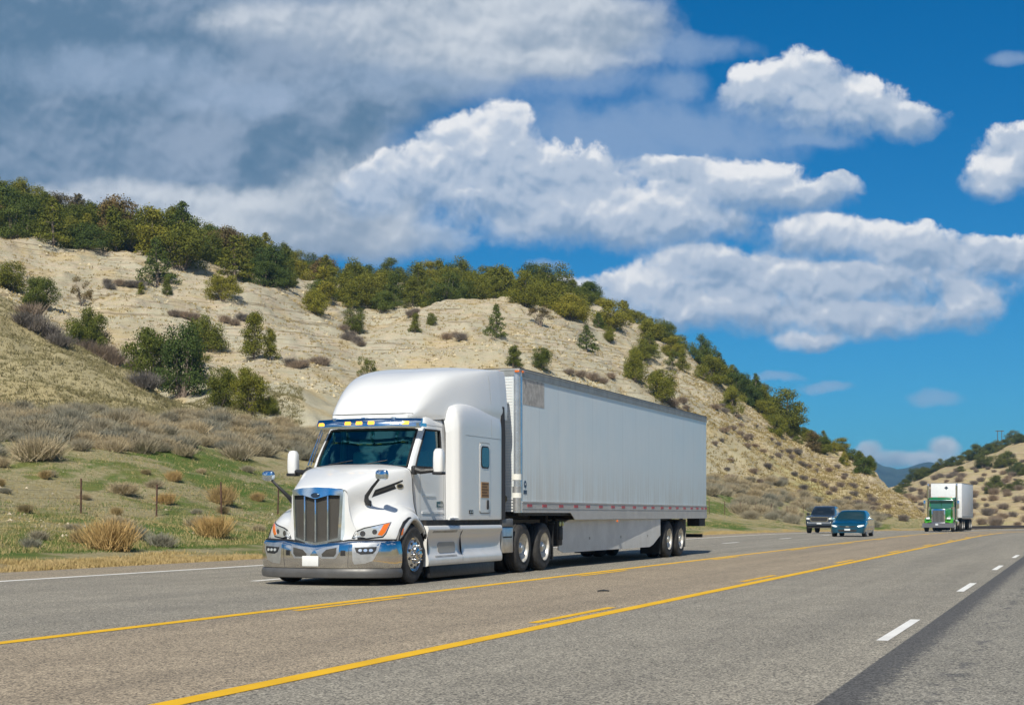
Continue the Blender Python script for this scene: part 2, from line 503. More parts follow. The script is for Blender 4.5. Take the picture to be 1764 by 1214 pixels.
# columns: px : [(distance, image row)] for k3 sage band, k4 foot, k5 near crest, k6 gully, k7 low slope, k8 mid slope, k9 tree line, k10 ridge
COL = {
 -420: [(70,715),(84,600),(112,330),(124,360),(138,340),(155,310),(180,250),(235,190)],
 -150: [(71,738),(86,670),(116,430),(128,460),(140,440),(155,400),(178,350),(232,290)],
 0:   [(72,748),(88,700),(118,498),(129,545),(140,510),(156,455),(176,405),(230,352)],
 100: [(73,748),(89,700),(115,560),(126,610),(138,545),(155,480),(178,425),(230,385)],
 200: [(75,752),(90,705),(111,628),(121,690),(134,600),(154,500),(180,435),(230,412)],
 300: [(78,755),(91,715),(105,688),(114,702),(130,640),(154,530),(182,450),(230,432)],
 360: [(81,758),(93,725),(103,714),(111,704),(130,640),(156,540),(184,462),(232,445)],
 450: [(87,762),(98,738),(104,728),(112,700),(134,620),(160,540),(188,490),(236,462)],
 540: [(93,768),(102,745),(106,738),(118,690),(140,620),(166,570),(192,530),(240,480)],
 640: [(101,775),(108,760),(112,752),(126,700),(150,640),(185,590),(200,540),(244,490)],
 720: [(107,782),(114,768),(119,758),(134,700),(156,630),(182,570),(202,522),(246,497)],
 850: [(117,792),(124,778),(130,768),(144,700),(162,630),(184,560),(204,520),(250,500)],
 960: [(127,800),(134,788),(140,776),(152,710),(168,640),(188,575),(208,535),(250,512)],
 1060:[(137,812),(144,800),(150,786),(160,725),(174,665),(194,610),(214,568),(252,552)],
 1160:[(148,825),(155,810),(160,795),(170,745),(184,690),(202,645),(220,612),(252,602)],
 1240:[(158,838),(165,822),(170,808),(180,770),(192,725),(208,690),(224,662),(252,652)],
 1320:[(167,850),(174,838),(180,825),(189,795),(200,765),(214,735),(228,710),(252,702)],
 1400:[(174,868),(181,856),(187,845),(195,823),(205,800),(216,780),(228,762),(250,750)],
 1450:[(175,878),(182,867),(188,856),(195,840),(203,822),(212,806),(224,792),(246,782)],
 1500:[(172,892),(178,882),(183,872),(189,860),(196,848),(204,838),(214,830),(234,826)],
 1545:[(166,905),(171,888),(175,878),(180,870),(186,863),(194,860),(204,858),(220,858)],
 1585:[(162,911),(166,900),(169,890),(174,885),(180,882),(187,882),(196,884),(208,888)],
 1620:[(160,914),(163,914),(166,914),(170,914),(175,914),(182,914),(190,915),(200,916)],
}
cols = sorted(COL)
pxg = np.arange(-420, 1621, 3.0)
K = []
ed = np.array([edge_d(p) for p in pxg])
fd = np.array([edge_d(p, -30.5) for p in pxg])
fz = np.full_like(fd, 1.05)
def gsm(a, s):
    n = int(3 * s); k = np.exp(-.5 * (np.arange(-n, n + 1) / s) ** 2); k /= k.sum()
    return np.convolve(np.pad(a, n, mode='edge'), k, 'valid')
Xe, Ye = polar(pxg, ed)
D = [ed - 1.0, ed + .8]; Z = [road_z(Ye) - .12, road_z(Ye) - .02]
k3d = gsm(np.interp(pxg, cols, [COL[c][0][0] for c in cols]), 8)
fd2 = np.minimum(fd, ed + .72 * (k3d - ed))
D.append(ed + (fd2 - ed) * .45); Z.append(np.full_like(ed, .38) + road_z(Ye))
D.append(fd2); Z.append(1.05 + road_z(Ye) * .6)
for k in range(8):
    d = gsm(np.interp(pxg, cols, [COL[c][k][0] for c in cols]), 8)
    z = gsm(np.interp(pxg, cols, [zz(*COL[c][k]) for c in cols]), 8)
    D.append(d); Z.append(z)
D.append(D[-1] + 18); Z.append(Z[-1] - 1.0)
D.append(D[-1] + 60); Z.append(Z[-2] - 14)
D = np.array(D); Z = np.array(Z)
for k in range(1, len(D)): D[k] = np.maximum(D[k], D[k - 1] + .5)
NS = 46
s = np.linspace(0, len(D) - 1, (len(D) - 1) * NS + 1)
def along(A):
    B = np.array([np.interp(s, np.arange(len(D)), A[:, i]) for i in range(A.shape[1])])
    out = np.array([gsm(b, NS * .17) for b in B])
    w = sstep(s, .8, 1.6)
    return B * (1 - w) + out * w
DD = along(D); ZZ = along(Z)
PX = np.repeat(pxg[:, None], len(s), 1)
XX, YY = polar(PX, DD)
SS = np.repeat(s[None, :], len(pxg), 0)
hill = sstep(SS, 4.6, 6.0)                       # 0 on the green bank, 1 on the bare hill
am = sstep(SS, 1.2, 3.5)
ZZ = ZZ + am * (fbm(XX / 9, YY / 9, 4) * .9 + fbm(XX / 1.6, YY / 1.6, 3) * .30)
ZZ = ZZ + hill * (fbm(XX / 14, YY / 26, 4) * 5.2)
# beds of harder rock stepping out of the slope
band = (ZZ + fbm(XX / 30, YY / 30, 3) * 6)
main = sstep(SS, 7.2, 8.4)
for per, am2, ofs in ((3.7, 1.0, 0), (1.45, .42, 1.7), (.62, .17, 0.4)):
    ph = (band / per + ofs) % 1.0
    patch = sstep(fbm(XX / 7 + 31 * per, YY / 7, 4), -.05, .18)
    ZZ = ZZ + main * patch * am2 * (np.clip(ph * 5, 0, 1) * (1 - ph) * 1.1 - .3)
ZZ = ZZ + main * fbm(XX / .55, YY / .55, 2) * .22
# small rills running down the near cut
rill = np.abs(fbm(XX / 6.5 + ZZ / 9, YY / 9, 4))
ZZ = ZZ + hill * rill * -3.4
cutb = sstep(PX, 1490, 1550) * sstep(SS, 3.4, 4.2) * (1 - sstep(SS, 6, 8))
ZZ = ZZ + cutb * np.abs(fbm(PX / 6, DD / 60, 2)) * .7
def grid_mesh(name, X, Y, Z, m, attrs):
    a, b = X.shape
    V = np.stack([X, Y, Z], -1).reshape(-1, 3)
    I = np.arange(a * b).reshape(a, b)
    Fc = np.stack([I[:-1, :-1], I[1:, :-1], I[1:, 1:], I[:-1, 1:]], -1).reshape(-1, 4)
    me = np_mesh(name, V, Fc, m, True)
    for k, v in attrs.items():
        at = me.attributes.new(k, 'FLOAT', 'POINT'); at.data.foreach_set('value', v.ravel().astype(np.float32))
    return me, V, Fc
def hill_mat():
    m = bpy.data.materials.new('dry_hillside'); m.use_nodes = True
    t = NT(m.node_tree); b = t.n['Principled BSDF']
    co = t.new('ShaderNodeTexCoord').outputs['Object']
    A = lambda n: (lambda x: x.outputs['Fac'])(t.new('ShaderNodeAttribute', attribute_name=n))
    g, r, far, vg, near = A('grass'), A('rock'), A('far'), A('verge'), A('near')
    big = t.noise(co, .09, 5, .6); mid = t.noise(co, .55, 5, .65); fin = t.noise(co, 5.0, 5, .7); vf = t.noise(co, 18, 4, .75)
    tan = t.mix(t.smooth(big, .35, .65), (.43, .385, .265), (.49, .46, .345))
    tan = t.mix(t.math('MULTIPLY', t.smooth(mid, .45, .7), .55), tan, (.40, .385, .275))
    tan = t.mix(t.math('MULTIPLY', t.smooth(t.noise(co, .16, 4, .6), .50, .64), .55), tan, (.49, .365, .17))
    farc = t.mix(t.smooth(mid, .35, .65), (.41, .32, .18), (.46, .375, .20))
    farc = t.mix(t.math('MULTIPLY', t.smooth(t.noise(co, .12, 4, .6), .5, .66), .75), farc, (.36, .345, .13))
    tan = t.mix(far, tan, farc)
    tan = t.mix(t.math('MULTIPLY', near, .85), tan, t.mix(t.smooth(fin, .35, .65), (.36, .30, .145), (.45, .385, .215)))
    rk = t.noise(t.vmath('MULTIPLY', co, (.35, .35, 3.2)), .9, 6, .7)
    pink = t.mix(t.smooth(rk, .45, .6), tan, (.52, .435, .32))
    bed = t.noise(t.vmath('MULTIPLY', co, (.10, .10, 7.0)), .55, 6, .72)
    pink = t.mix(t.math('MULTIPLY', t.smooth(rk, .58, .66), .8), pink, (.23, .17, .11))
    pink = t.mix(t.math('MULTIPLY', t.math('MULTIPLY', t.smooth(bed, .54, .59), t.smooth(big, .40, .52)), .95), pink, (.20, .155, .095))
    tan = t.mix(t.math('MULTIPLY', r, .85), tan, pink)
    tan = t.mix(t.math('MULTIPLY', t.smooth(fin, .56, .68), .55), tan, (.21, .175, .10))
    green = t.mix(t.smooth(mid, .4, .65), (.085, .145, .028), (.16, .18, .05))
    dry = t.mix(t.smooth(fin, .35, .65), (.27, .235, .115), (.40, .35, .215))
    gm = t.smooth(t.math('ADD', t.noise(t.vmath('MULTIPLY', co, (1, .45, 1)), .17, 5, .62), t.math('MULTIPLY', t.math('SUBTRACT', mid, .5), .4)), .465, .565)
    bank = t.mix(gm, dry, green)
    bank = t.mix(t.math('MULTIPLY', t.smooth(fin, .55, .7), .5), bank, (.10, .11, .035))
    c = t.mix(g, tan, bank)
    c = t.mix(t.math('MULTIPLY', vg, t.smooth(t.math('ADD', fin, vg), .7, 1.2)), c, (.38, .295, .15))
    c = t.mul(c, t.mix(t.smooth(vf, .3, .7), (.76, .76, .76), (1.18, 1.18, 1.18)))
    t.put(b.inputs['Base Color'], c); b.inputs['Roughness'].default_value = .95; b.inputs['Specular IOR Level'].default_value = .15
    bn = t.new('ShaderNodeBump'); bn.inputs['Strength'].default_value = .9; bn.inputs['Distance'].default_value = .18
    h = t.math('ADD', t.math('MULTIPLY', fin, .5), t.math('MULTIPLY', vf, .3))
    h = t.math('ADD', h, t.math('MULTIPLY', rk, t.math('MULTIPLY', r, 1.2)))
    t.put(bn.inputs['Height'], h); t.put(b.inputs['Normal'], bn.outputs[0])
    return m
M_HILL = hill_mat()
me, VL, FL = grid_mesh('hillside', XX, YY, ZZ, M_HILL, dict(grass=1 - sstep(SS + fbm(XX / 6, YY / 6, 3) * 1.2, 3.9, 4.9), rock=main, far=sstep(PX, 1150, 1420) * .85 + .15 * 0,
                        verge=(1 - sstep(SS + fbm(XX / 3, YY / 7, 4) * .8, 1.05, 1.35)), near=sstep(SS, 4.4, 5.2) * (1 - sstep(SS, 6.4, 7.3)) * (1 - sstep(PX, 330, 480))))
hillside = tag(link('hillside', me), kind='structure')

# far hill beyond the bend
COL2 = {
 1440:[(230,900),(260,880),(300,870),(340,862),(380,858),(430,856)],
 1530:[(215,902),(250,880),(290,866),(330,856),(370,850),(430,848)],
 1570:[(205,905),(240,880),(285,862),(330,850),(370,842),(430,838)],
 1610:[(195,908),(230,885),(280,862),(330,838),(375,824),(430,814)],
 1660:[(190,909),(225,888),(275,862),(330,832),(380,808),(440,790)],
 1710:[(187,909),(222,888),(275,860),(330,826),(380,795),(440,773)],
 1764:[(185,909),(220,888),(272,858),(330,820),(380,780),(440,753)],
 1860:[(180,909),(216,886),(270,852),(330,806),(380,757),(440,720)],
 2100:[(175,909),(212,884),(266,846),(326,790),(380,735),(440,690)],
}
c2 = sorted(COL2); px2 = np.arange(1440, 2100, 2.5)
e2 = np.array([edge_d(p) for p in px2]); X2, Y2 = polar(px2, e2)
D2 = [e2 - 1, e2 + .8]; Z2 = [road_z(Y2) - .12, road_z(Y2) - .02]
for k in range(6):
    D2.append(gsm(np.interp(px2, c2, [COL2[c][k][0] for c in c2]), 8)); Z2.append(gsm(np.interp(px2, c2, [zz(*COL2[c][k]) for c in c2]), 8))
D2.append(D2[-1] + 40); Z2.append(Z2[-1] - 2); D2.append(D2[-1] + 80); Z2.append(Z2[-2] - 22)
D2 = np.array(D2); Z2 = np.array(Z2)
for k in range(1, len(D2)): D2[k] = np.maximum(D2[k], D2[k - 1] + .5)
s2 = np.linspace(0, len(D2) - 1, (len(D2) - 1) * 36 + 1)
f2 = lambda A: np.array([gsm(np.interp(s2, np.arange(len(D2)), A[:, i]), 5) for i in range(A.shape[1])])
DD2, ZZ2 = f2(D2), f2(Z2)
PX2 = np.repeat(px2[:, None], len(s2), 1); SS2 = np.repeat(s2[None], len(px2), 0)
XX2, YY2 = polar(PX2, DD2)
a2 = sstep(SS2, 1.2, 3)
ZZ2 = ZZ2 + a2 * (fbm(XX2 / 30, YY2 / 30, 4) * 5.5 + fbm(XX2 / 4, YY2 / 4, 3) * 1.1 + fbm(XX2 / .9, YY2 / .9, 2) * .15)
me, VR, FR = grid_mesh('far_hillside', XX2, YY2, ZZ2, M_HILL, dict(grass=np.zeros_like(SS2), rock=.6 * a2, far=np.ones_like(SS2), verge=0 * SS2, near=0 * SS2))
tag(link('far_hillside', me), kind='structure')

# ground sheet to the horizon
gm_ = mat('dry_ground', (.34, .29, .17), .95, var=.2, vscale=.3)
mb = MB(); mb.add([(-9000, -3000, -.75), (9000, -3000, -.75), (9000, 12000, -.75), (-9000, 12000, -.75)], [(0, 1, 2, 3)])
tag(mb.build('ground', gm_), kind='structure')
V, Fc, _ = strip('', 5.0, 60, -30, 270, -.03, gm_, nu=8)
tag(link('roadside_ground', np_mesh('roadside_ground', V, Fc, gm_)), kind='structure')

# hills on the other side of the valley, behind and to the right of the camera
def other_hills():
    az = np.linspace(math.radians(-250), math.radians(62), 260); ds = np.linspace(45, 420, 40)
    A, Dm = np.meshgrid(az, ds, indexing='ij')
    X = Dm * np.cos(A); Y = Dm * np.sin(A)
    f = sstep(Dm, 60, 260) * sstep(A, math.radians(-250), math.radians(-215)) * (1 - sstep(A, math.radians(40), math.radians(60)))
    z = -.8 + f * (30 + 60 * (fbm(X / 130, Y / 130, 4) + .1)) + fbm(X / 12, Y / 12, 3) * 2 * f
    m = mat('scrubby_hills', (.24, .21, .12), .95, var=.5, vscale=.12)
    me, _, _ = grid_mesh('valley_hills', X, Y, z, m, {}); tag(link('valley_hills', me), kind='structure')
other_hills()
# distant mountains
def mountains():
    pxm = np.arange(1100, 2100, 4.)
    prof = np.interp(pxm, [1100, 1380, 1440, 1484, 1500, 1520, 1545, 1570, 1600, 1640, 1700, 1800, 2100], [806, 826, 809, 797, 792, 805, 812, 806, 800, 806, 816, 801, 796])
    rows = []
    for k, (d, f) in enumerate([(2200, 0), (2350, .35), (2500, .6), (2700, .8), (2900, 1.0), (3300, .55), (3800, 0)]):
        X, Y = polar(pxm, d)
        z = zz(2900, prof) * f + (fbm(X / 160, Y / 160 + k * .6, 5) * 55 * (f > 0) * (.8 if f < 1 else .07)) - (3 if f == 0 else 0)
        rows.append(np.stack([X, Y, z], -1))
    G = np.array(rows)
    G = cr(G, 6)
    G[..., 2] += fbm(G[..., 0] / 40, G[..., 1] / 40, 4) * 7 * (G[..., 2] > 4)
    m = mat('mountain_forest', (.045, .07, .055), .95, var=.45, vscale=.006)
    me, _, _ = grid_mesh('mountains', G[..., 0], G[..., 1], G[..., 2], m, {})
    tag(link('mountains', me), kind='structure')
mountains()
bvhL = BVHTree.FromPolygons([Vector(v) for v in VL], [tuple(map(int, f)) for f in FL])
bvhR = BVHTree.FromPolygons([Vector(v) for v in VR], [tuple(map(int, f)) for f in FR])
def hit(px, py, which=None):
    """the point of the land that the photograph shows at px, py"""
    t = (px - CX) / F_PX
    dv = Vector((t * cs - sn, t * sn + cs, (HY - py) / F_PX))
    best = None
    for b in ([bvhL, bvhR] if which is None else [which]):
        h = b.ray_cast(Vector((0, 0, CAM_H)), dv.normalized())
        if h[0] is not None and (best is None or h[3] < best[1]): best = (h[0], h[3])
    return best[0] if best else None
def drop(X, Y, which=None):
    for b in ([bvhL, bvhR] if which is None else [which]):
        h = b.ray_cast(Vector((X, Y, 200)), Vector((0, 0, -1)))
        if h[0] is not None: return h[0]
    return None
# ------------------------------------------------------------------ vehicle materials
WHITE = mat('white_truck_paint', (.74, .755, .76), .28, coat=.7, dirt=((.42, .39, .33), .30, .2, 1.3))
WHITE2 = mat('white_fairing_paint', (.72, .725, .715), .3, coat=.6, dirt=((.42, .38, .30), .35, .1, 1.1))
CHROME = mat('chrome', (.76, .74, .715), .12, metal=1., dirt=((.30, .27, .22), .35, .15, .75))
CHROME2 = mat('blue_tinted_chrome', (.66, .76, .84), .13, metal=1., var=.08, vscale=6)
ALU = mat('brushed_aluminium', (.60, .61, .61), .35, metal=.85, var=.12, vscale=8)
DALU = mat('weathered_aluminium', (.36, .36, .345), .5, metal=.3, var=.2, vscale=5)
BLACK = mat('black_plastic', (.018, .019, .021), .5, var=.3, vscale=10)
GREYP = mat('grey_valance_plastic', (.085, .085, .085), .42, var=.15)
STEEL = mat('black_chassis_steel', (.016, .015, .014), .65, var=.4, vscale=6)
RUBBER = mat('tyre_rubber', (.040, .039, .038), .8, var=.35, vscale=7, bump=.3, bscale=40)
GASK = mat('black_gasket', (.012, .012, .013), .6)
AMBER = mat('amber_lens', (.70, .15, .01), .2, coat=1, emit=((.9, .25, .01), .06))
AMBERG = mat('lit_amber_lens', (.95, .45, .04), .2, coat=1, emit=((1., .45, .03), 1.1))
RED = mat('red_reflector', (.45, .035, .045), .3)
LENS = mat('clear_lamp_lens', (.72, .78, .84), .08, metal=.55, coat=1)
LENSD = mat('lamp_bowl', (.10, .11, .13), .15, metal=.7, coat=1)
DGLASS = mat('dark_glass', (.012, .016, .018), .05, coat=1, spec=.8)
MESH = mat('grille_mesh', (.075, .070, .062), .5, metal=.5, bump=.8, bscale=220)
def teal_glass(name, tint, gloss):
    m = bpy.data.materials.new(name); m.use_nodes = True
    t = NT(m.node_tree); t.n.remove(t.n['Principled BSDF']); out = t.n['Material Output']
    tr = t.new('ShaderNodeBsdfTransparent', i_0=(*tint, 1))
    gl = t.new('ShaderNodeBsdfGlossy'); gl.inputs['Roughness'].default_value = .03; gl.inputs['Color'].default_value = (*gloss, 1)
    fr = t.new('ShaderNodeFresnel', i_0=1.55)
    k = t.math('MULTIPLY_ADD', fr.outputs[0], .9, .10, clamp=True)
    mx = t.new('ShaderNodeMixShader', i_0=k, i_1=tr.outputs[0], i_2=gl.outputs[0])
    t.l.new(mx.outputs[0], out.inputs[0]); return m
GLASS = teal_glass('tinted_windscreen_glass', (.22, .84, .90), (.26, .85, .95))
GLASS2 = teal_glass('side_window_glass', (.35, .45, .42), (.8, .95, .95))
SEATM = mat('cab_upholstery', (.36, .36, .35), .8)
DASH = mat('dashboard', (.22, .23, .23), .6)

def full(G):
    """half grid (axis 1 outward from the centreline) to the whole"""
    G = np.asarray(G); L = G[:, ::-1].copy(); L[..., 0] *= -1
    return np.concatenate([L[:, :-1], G], 1)
def cr2(G, n, m): return np.swapaxes(cr(np.swapaxes(cr(G, n), 0, 1), m), 0, 1)
def bvh_of(o):
    me = o.data
    return BVHTree.FromPolygons([v.co.copy() for v in me.vertices], [list(p.vertices) for p in me.polygons])
def plate(mbd, bvh, poly, how, off=.006, th=.02, org=None, dens=.05, both=False):
    """a thin plate laid on a surface. how: 'px' photo outline, 'y' (x,z) seen from the front, 'x' (y,z) seen from the side"""
    poly = [Vector((p[0], p[1])) for p in poly]
    sc = 1.0 if how != 'px' else 100.
    P = []
    for i, a in enumerate(poly):
        b = poly[(i + 1) % len(poly)]; n = max(1, int((b - a).length / (dens * sc)))
        P += [a + (b - a) * k / n for k in range(n)]
    c = sum(P, Vector((0, 0))) / len(P)
    rings = []
    for f in (1., .66, .33, .02):
        R = []
        for p in P:
            q = c + (p - c) * f
            if how == 'px':
                t = (q[0] - CX) / F_PX
                o = Vector((0, 0, CAM_H)) - org; d = Vector((t * cs - sn, t * sn + cs, (HY - q[1]) / F_PX)).normalized()
            elif how == 'y': o = Vector((q[0], -6, q[1])); d = Vector((0, 1, 0))
            elif how == 'x': o = Vector((6, q[0], q[1])); d = Vector((-1, 0, 0))
            elif how == 'z': o = Vector((q[0], q[1], 8)); d = Vector((0, 0, -1))
            h = bvh.ray_cast(o, d)
            g = .97
            while h[0] is None and g > .5:
                q2 = c + (p - c) * f * g; g -= .03
                if how == 'px':
                    t = (q2[0] - CX) / F_PX; d = Vector((t * cs - sn, t * sn + cs, (HY - q2[1]) / F_PX)).normalized()
                elif how == 'y': o = Vector((q2[0], -6, q2[1]))
                elif how == 'x': o = Vector((6, q2[0], q2[1]))
                h = bvh.ray_cast(o, d)
            if h[0] is None: return False
            n = h[1] if h[1].dot(d) < 0 else -h[1]
            R.append((h[0] + n * off, n))
        rings.append(R)
    n = len(P); V = []; Fc = []
    for R in rings: V += [r[0] for r in R]
    V += [r[0] - r[1] * th for r in rings[0]]
    for k in range(3):
        for i in range(n):
            j = (i + 1) % n; Fc.append((k * n + i, k * n + j, (k + 1) * n + j, (k + 1) * n + i))
    Fc.append(tuple(3 * n + i for i in range(n)))
    for i in range(n):
        j = (i + 1) % n; Fc.append((i, 4 * n + i, 4 * n + j, j))
    Fc.append(tuple(4 * n + i for i in range(n)))
    mbd.add(V, Fc)
    if both: mbd.add([(-v[0], v[1], v[2]) for v in V], [tuple(reversed(f)) for f in Fc])
    return True
def bp(pts, x0=450, y0=820, k=6.07): return [(x0 + x / k, y0 + y / k) for x, y in pts]

TYRE = [(-.0, .29), (-.012, .33), (-.004, .40), (-.006, .455), (-.03, .492), (-.045, .503), (-.083, .508), (-.086, .496), (-.096, .496), (-.099, .509), (-.135, .511),
        (-.138, .498), (-.148, .498), (-.151, .511), (-.187, .509), (-.19, .496), (-.20, .496), (-.203, .508), (-.24, .503), (-.255, .492), (-.28, .455), (-.284, .40), (-.274, .33), (-.286, .29)]
def wheel(parent, x, y, side, style, dual=True, r=.505):
    k = r / .511; w0 = side * x
    c = (w0, y, r)
    rim = MB()
    if style == 'steer':
        prof = [(.004, .300), (-.004, .292), (-.03, .283), (-.035, .262), (.005, .235), (.022, .19), (.024, .12), (.03, .115), (.03, .05), (-.1, .05)]
    elif style == 'deep':
        prof = [(.002, .300), (-.006, .290), (-.03, .278), (-.13, .262), (-.155, .24), (-.162, .13), (-.10, .125), (-.06, .11), (-.045, .085), (-.04, .02), (-.25, .02)]
    else:
        prof = [(.002, .300), (-.006, .290), (-.03, .278), (-.12, .262), (-.14, .24), (-.15, .16), (-.15, .15), (-.06, .10), (-.02, .09), (-.01, .06), (-.008, .02), (-.2, .02)]
    rim.lathe([(a, b * k) for a, b in prof], c, 'x', 36, side, (0, 1))
    w = rim.build('wheel', ALUW if style != 'steer' else ALUS, parent, 40)
    t = MB(); t.lathe([(a, b * k) for a, b in TYRE], c, 'x', 44, side, (0, 0)); t.build('tyre', RUBBER, w, 50)
    if dual:
        t = MB(); t.lathe([(a - .33, b * k) for a, b in TYRE], c, 'x', 36, side, (0, 0)); t.build('tyre', RUBBER, w, 50)
    hb = MB()
    if style == 'steer':
        hb.lathe([(.02, .105), (.075, .098), (.082, .085), (.085, .06), (.125, .055), (.13, .02)], c, 'x', 24, side)
        for i in range(10):
            a = 2 * math.pi * i / 10
            hb.lathe([(.02, .024), (.075, .021), (.095, .010)], (c[0], c[1] + .150 * math.cos(a), c[2] + .150 * math.sin(a)), 'x', 10, side)
    else:
        z0 = -.155
        hb.lathe([(z0, .10), (z0 + .10, .088), (z0 + .115, .07), (z0 + .14, .06), (z0 + .142, .01)], c, 'x', 20, side)
        for i in range(10):
            a = 2 * math.pi * i / 10
            hb.lathe([(z0 - .01, .02), (z0 + .035, .018), (z0 + .04, .006)], (c[0], c[1] + .143 * math.cos(a), c[2] + .143 * math.sin(a)), 'x', 8, side)
    hb.build('hub', CHROME if style == 'steer' else ALU, w, 40)
    hh = MB()
    rr, dd = (.222, .0185) if style == 'steer' else (.205, -.148)
    for i in range(10):
        a = 2 * math.pi * (i + .5) / 10
        hh.lathe([(dd - .02, .026), (dd + .003, .024)], (c[0], c[1] + rr * math.cos(a), c[2] + rr * math.sin(a)), 'x', 12, side)
    if style == 'steer': hh.split('hand_hole', GASK, w, 40, 'i')
    return w
ALUW = mat('white_dirty_wheel', (.62, .60, .55), .35, metal=.45, var=.25, vscale=9)
ALUS = mat('polished_wheel', (.72, .72, .71), .22, metal=.85, var=.1, vscale=9)

def build_tractor():
    org = Vector((-11.95, 22.9, 0))
    T = empty('truck_tractor', org, label='white long-nose semi truck with chrome bumper and tall sleeper cab pulling the big white trailer', cat='truck')
    # ---- hood with fenders
    H = np.array([  # stations front to rear; each from the centreline outward and down
     [(0,.02,1.62),(.25,.035,1.615),(.46,.07,1.60),(.52,.11,1.50),(.53,.13,1.25),(.555,.15,1.08),(.60,.17,.98),(.64,.19,.88),(.64,.21,.74),(.55,.30,.70)],
     [(0,.14,1.69),(.26,.16,1.685),(.49,.20,1.66),(.56,.24,1.56),(.585,.30,1.32),(.68,.34,1.17),(.90,.37,1.06),(1.04,.42,.93),(1.07,.46,.74),(.95,.52,.70)],
     [(0,.50,1.84),(.30,.52,1.83),(.58,.55,1.79),(.68,.58,1.67),(.71,.62,1.42),(.82,.66,1.27),(1.03,.68,1.17),(1.20,.68,1.00),(1.225,.66,.78),(1.10,.66,.74)],
     [(0,.95,1.98),(.38,.97,1.975),(.73,1.0,1.93),(.83,1.02,1.81),(.855,1.03,1.52),(.95,1.05,1.36),(1.12,1.10,1.27),(1.22,1.14,1.20),(1.25,1.16,1.09),(1.12,1.16,1.07)],
     [(0,1.30,2.045),(.45,1.32,2.04),(.86,1.35,1.98),(.955,1.38,1.87),(.975,1.4,1.55),(1.02,1.42,1.34),(1.12,1.45,1.22),(1.21,1.50,1.10),(1.245,1.54,.96),(1.12,1.54,.94)],
     [(0,1.48,2.06),(.48,1.50,2.055),(.90,1.56,2.0),(1.0,1.60,1.89),(1.02,1.62,1.55),(1.04,1.64,1.32),(1.09,1.66,1.15),(1.18,1.70,.98),(1.235,1.72,.80),(1.12,1.72,.76)]])
    G = full(cr2(H, 7, 5))
    hood = MB().grid(G).build('hood', WHITE, T, 60)
    m = MB(); m.tube([tuple(p) for p in G[-1]], .008, 5); m.build('hood_seam', GASK, hood)
    # nose panel under and around the grille
    m = MB()
    NP = [(0, .085, .655), (.40, .125, .715), (.47, .10, .725), (.66, .175, .74), (.645, .17, .90), (.565, .135, 1.10), (.535, .115, 1.26), (.522, .095, 1.50), (.465, .06, 1.60), (0, .03, 1.61)]
    NP = NP + [(-x, y_, z) for x, y_, z in NP[-2:0:-1]]
    m.add(NP + [(x, y_ + .3, z) for x, y_, z in NP] + [(0, .09, 1.1)], [(k, (k + 1) % len(NP), 2 * len(NP)) for k in range(len(NP))] + [(k, len(NP) + k, len(NP) + (k + 1) % len(NP), (k + 1) % len(NP)) for k in range(len(NP))])
    nosep = m.build('nose_panel', WHITE, T, 50)
    _v = [v.co.copy() for v in hood.data.vertices]; _n = len(_v); _v += [v.co.copy() for v in nosep.data.vertices]
    bh = BVHTree.FromPolygons(_v, [list(p.vertices) for p in hood.data.polygons] + [[i + _n for i in p.vertices] for p in nosep.data.polygons])
    m = MB()     # inner arch lips
    for sgn in (1, -1):
        P = []
        for k in range(13):
            a = math.radians(195 - k * 17.5)
            P.append((sgn * 1.215, 1.16 + .63 * math.cos(a), .56 + .575 * math.sin(a)))
        m.tube(P, .032, 8)
    m.split('wheel_arch_lip', BLACK, T)
    m = MB()
    for sgn in (1, -1):
        c = (sgn * 1.16, 1.16, .53)
        V = []
        for k in range(15):
            a = math.radians(200 - k * 15.8)
            V += [(sgn * 1.20, c[1] + .60 * math.cos(a), c[2] + .57 * math.sin(a)), (sgn * .72, c[1] + .60 * math.cos(a), c[2] + .57 * math.sin(a))]
        m.add(V, [(2 * k, 2 * k + 1, 2 * k + 3, 2 * k + 2) for k in range(14)])
    m.split('inner_wing', STEEL, T)
    m = MB(); m.box(-.72, .72, .55, 1.9, .45, 1.35); m.build('engine_bay', STEEL, T)
    # ---- grille
    gy = lambda x: -.02 + .16 * abs(x) ** 1.3 * 1.3
    m = MB()
    o = [(-.475, 1.595), (-.25, 1.625), (0, 1.635), (.25, 1.625), (.475, 1.595), (.455, 1.2), (.43, .755), (.2, .70), (0, .672), (-.2, .70), (-.43, .755), (-.455, 1.2)]
    i_ = [(-.425, 1.50), (-.25, 1.505), (0, 1.44), (.25, 1.505), (.425, 1.50), (.412, 1.2), (.388, .80), (.2, .745), (0, .715), (-.2, .745), (-.388, .80), (-.412, 1.2)]
    n = len(o)
    V = [(x, gy(x) - .035, z) for x, z in o] + [(x, gy(x) - .05, z) for x, z in i_] + [(x, gy(x) + .10, z) for x, z in o] + [(x, gy(x) + .03, z) for x, z in i_]
    Fc = []
    for k in range(n):
        j = (k + 1) % n
        Fc += [(k, j, n + j, n + k), (k, 2 * n + k, 2 * n + j, j), (n + k, n + j, 3 * n + j, 3 * n + k)]
    m.add(V, Fc); grille = m.build('grille', CHROME2, T, 30)
    m = MB(); V = [(x * 1.01, gy(x) + .015, z) for x, z in i_]
    m.add(V + [(0, gy(0) + .015, 1.1)], [(k, (k + 1) % n, n) for k in range(n)])
    m.prism([(x, gy(x) + .03, z) for x, z in i_], (0, .03, 0)); m.build('mesh_insert', MESH, grille, 30)
    m = MB()
    for x, zt in ((-.215, 1.49), (0, 1.43), (.215, 1.49)):
        zb = .72 + abs(x) * .14
        m.box(x - .014, x + .014, gy(x) - .045, gy(x) + .01, zb, zt, .006)
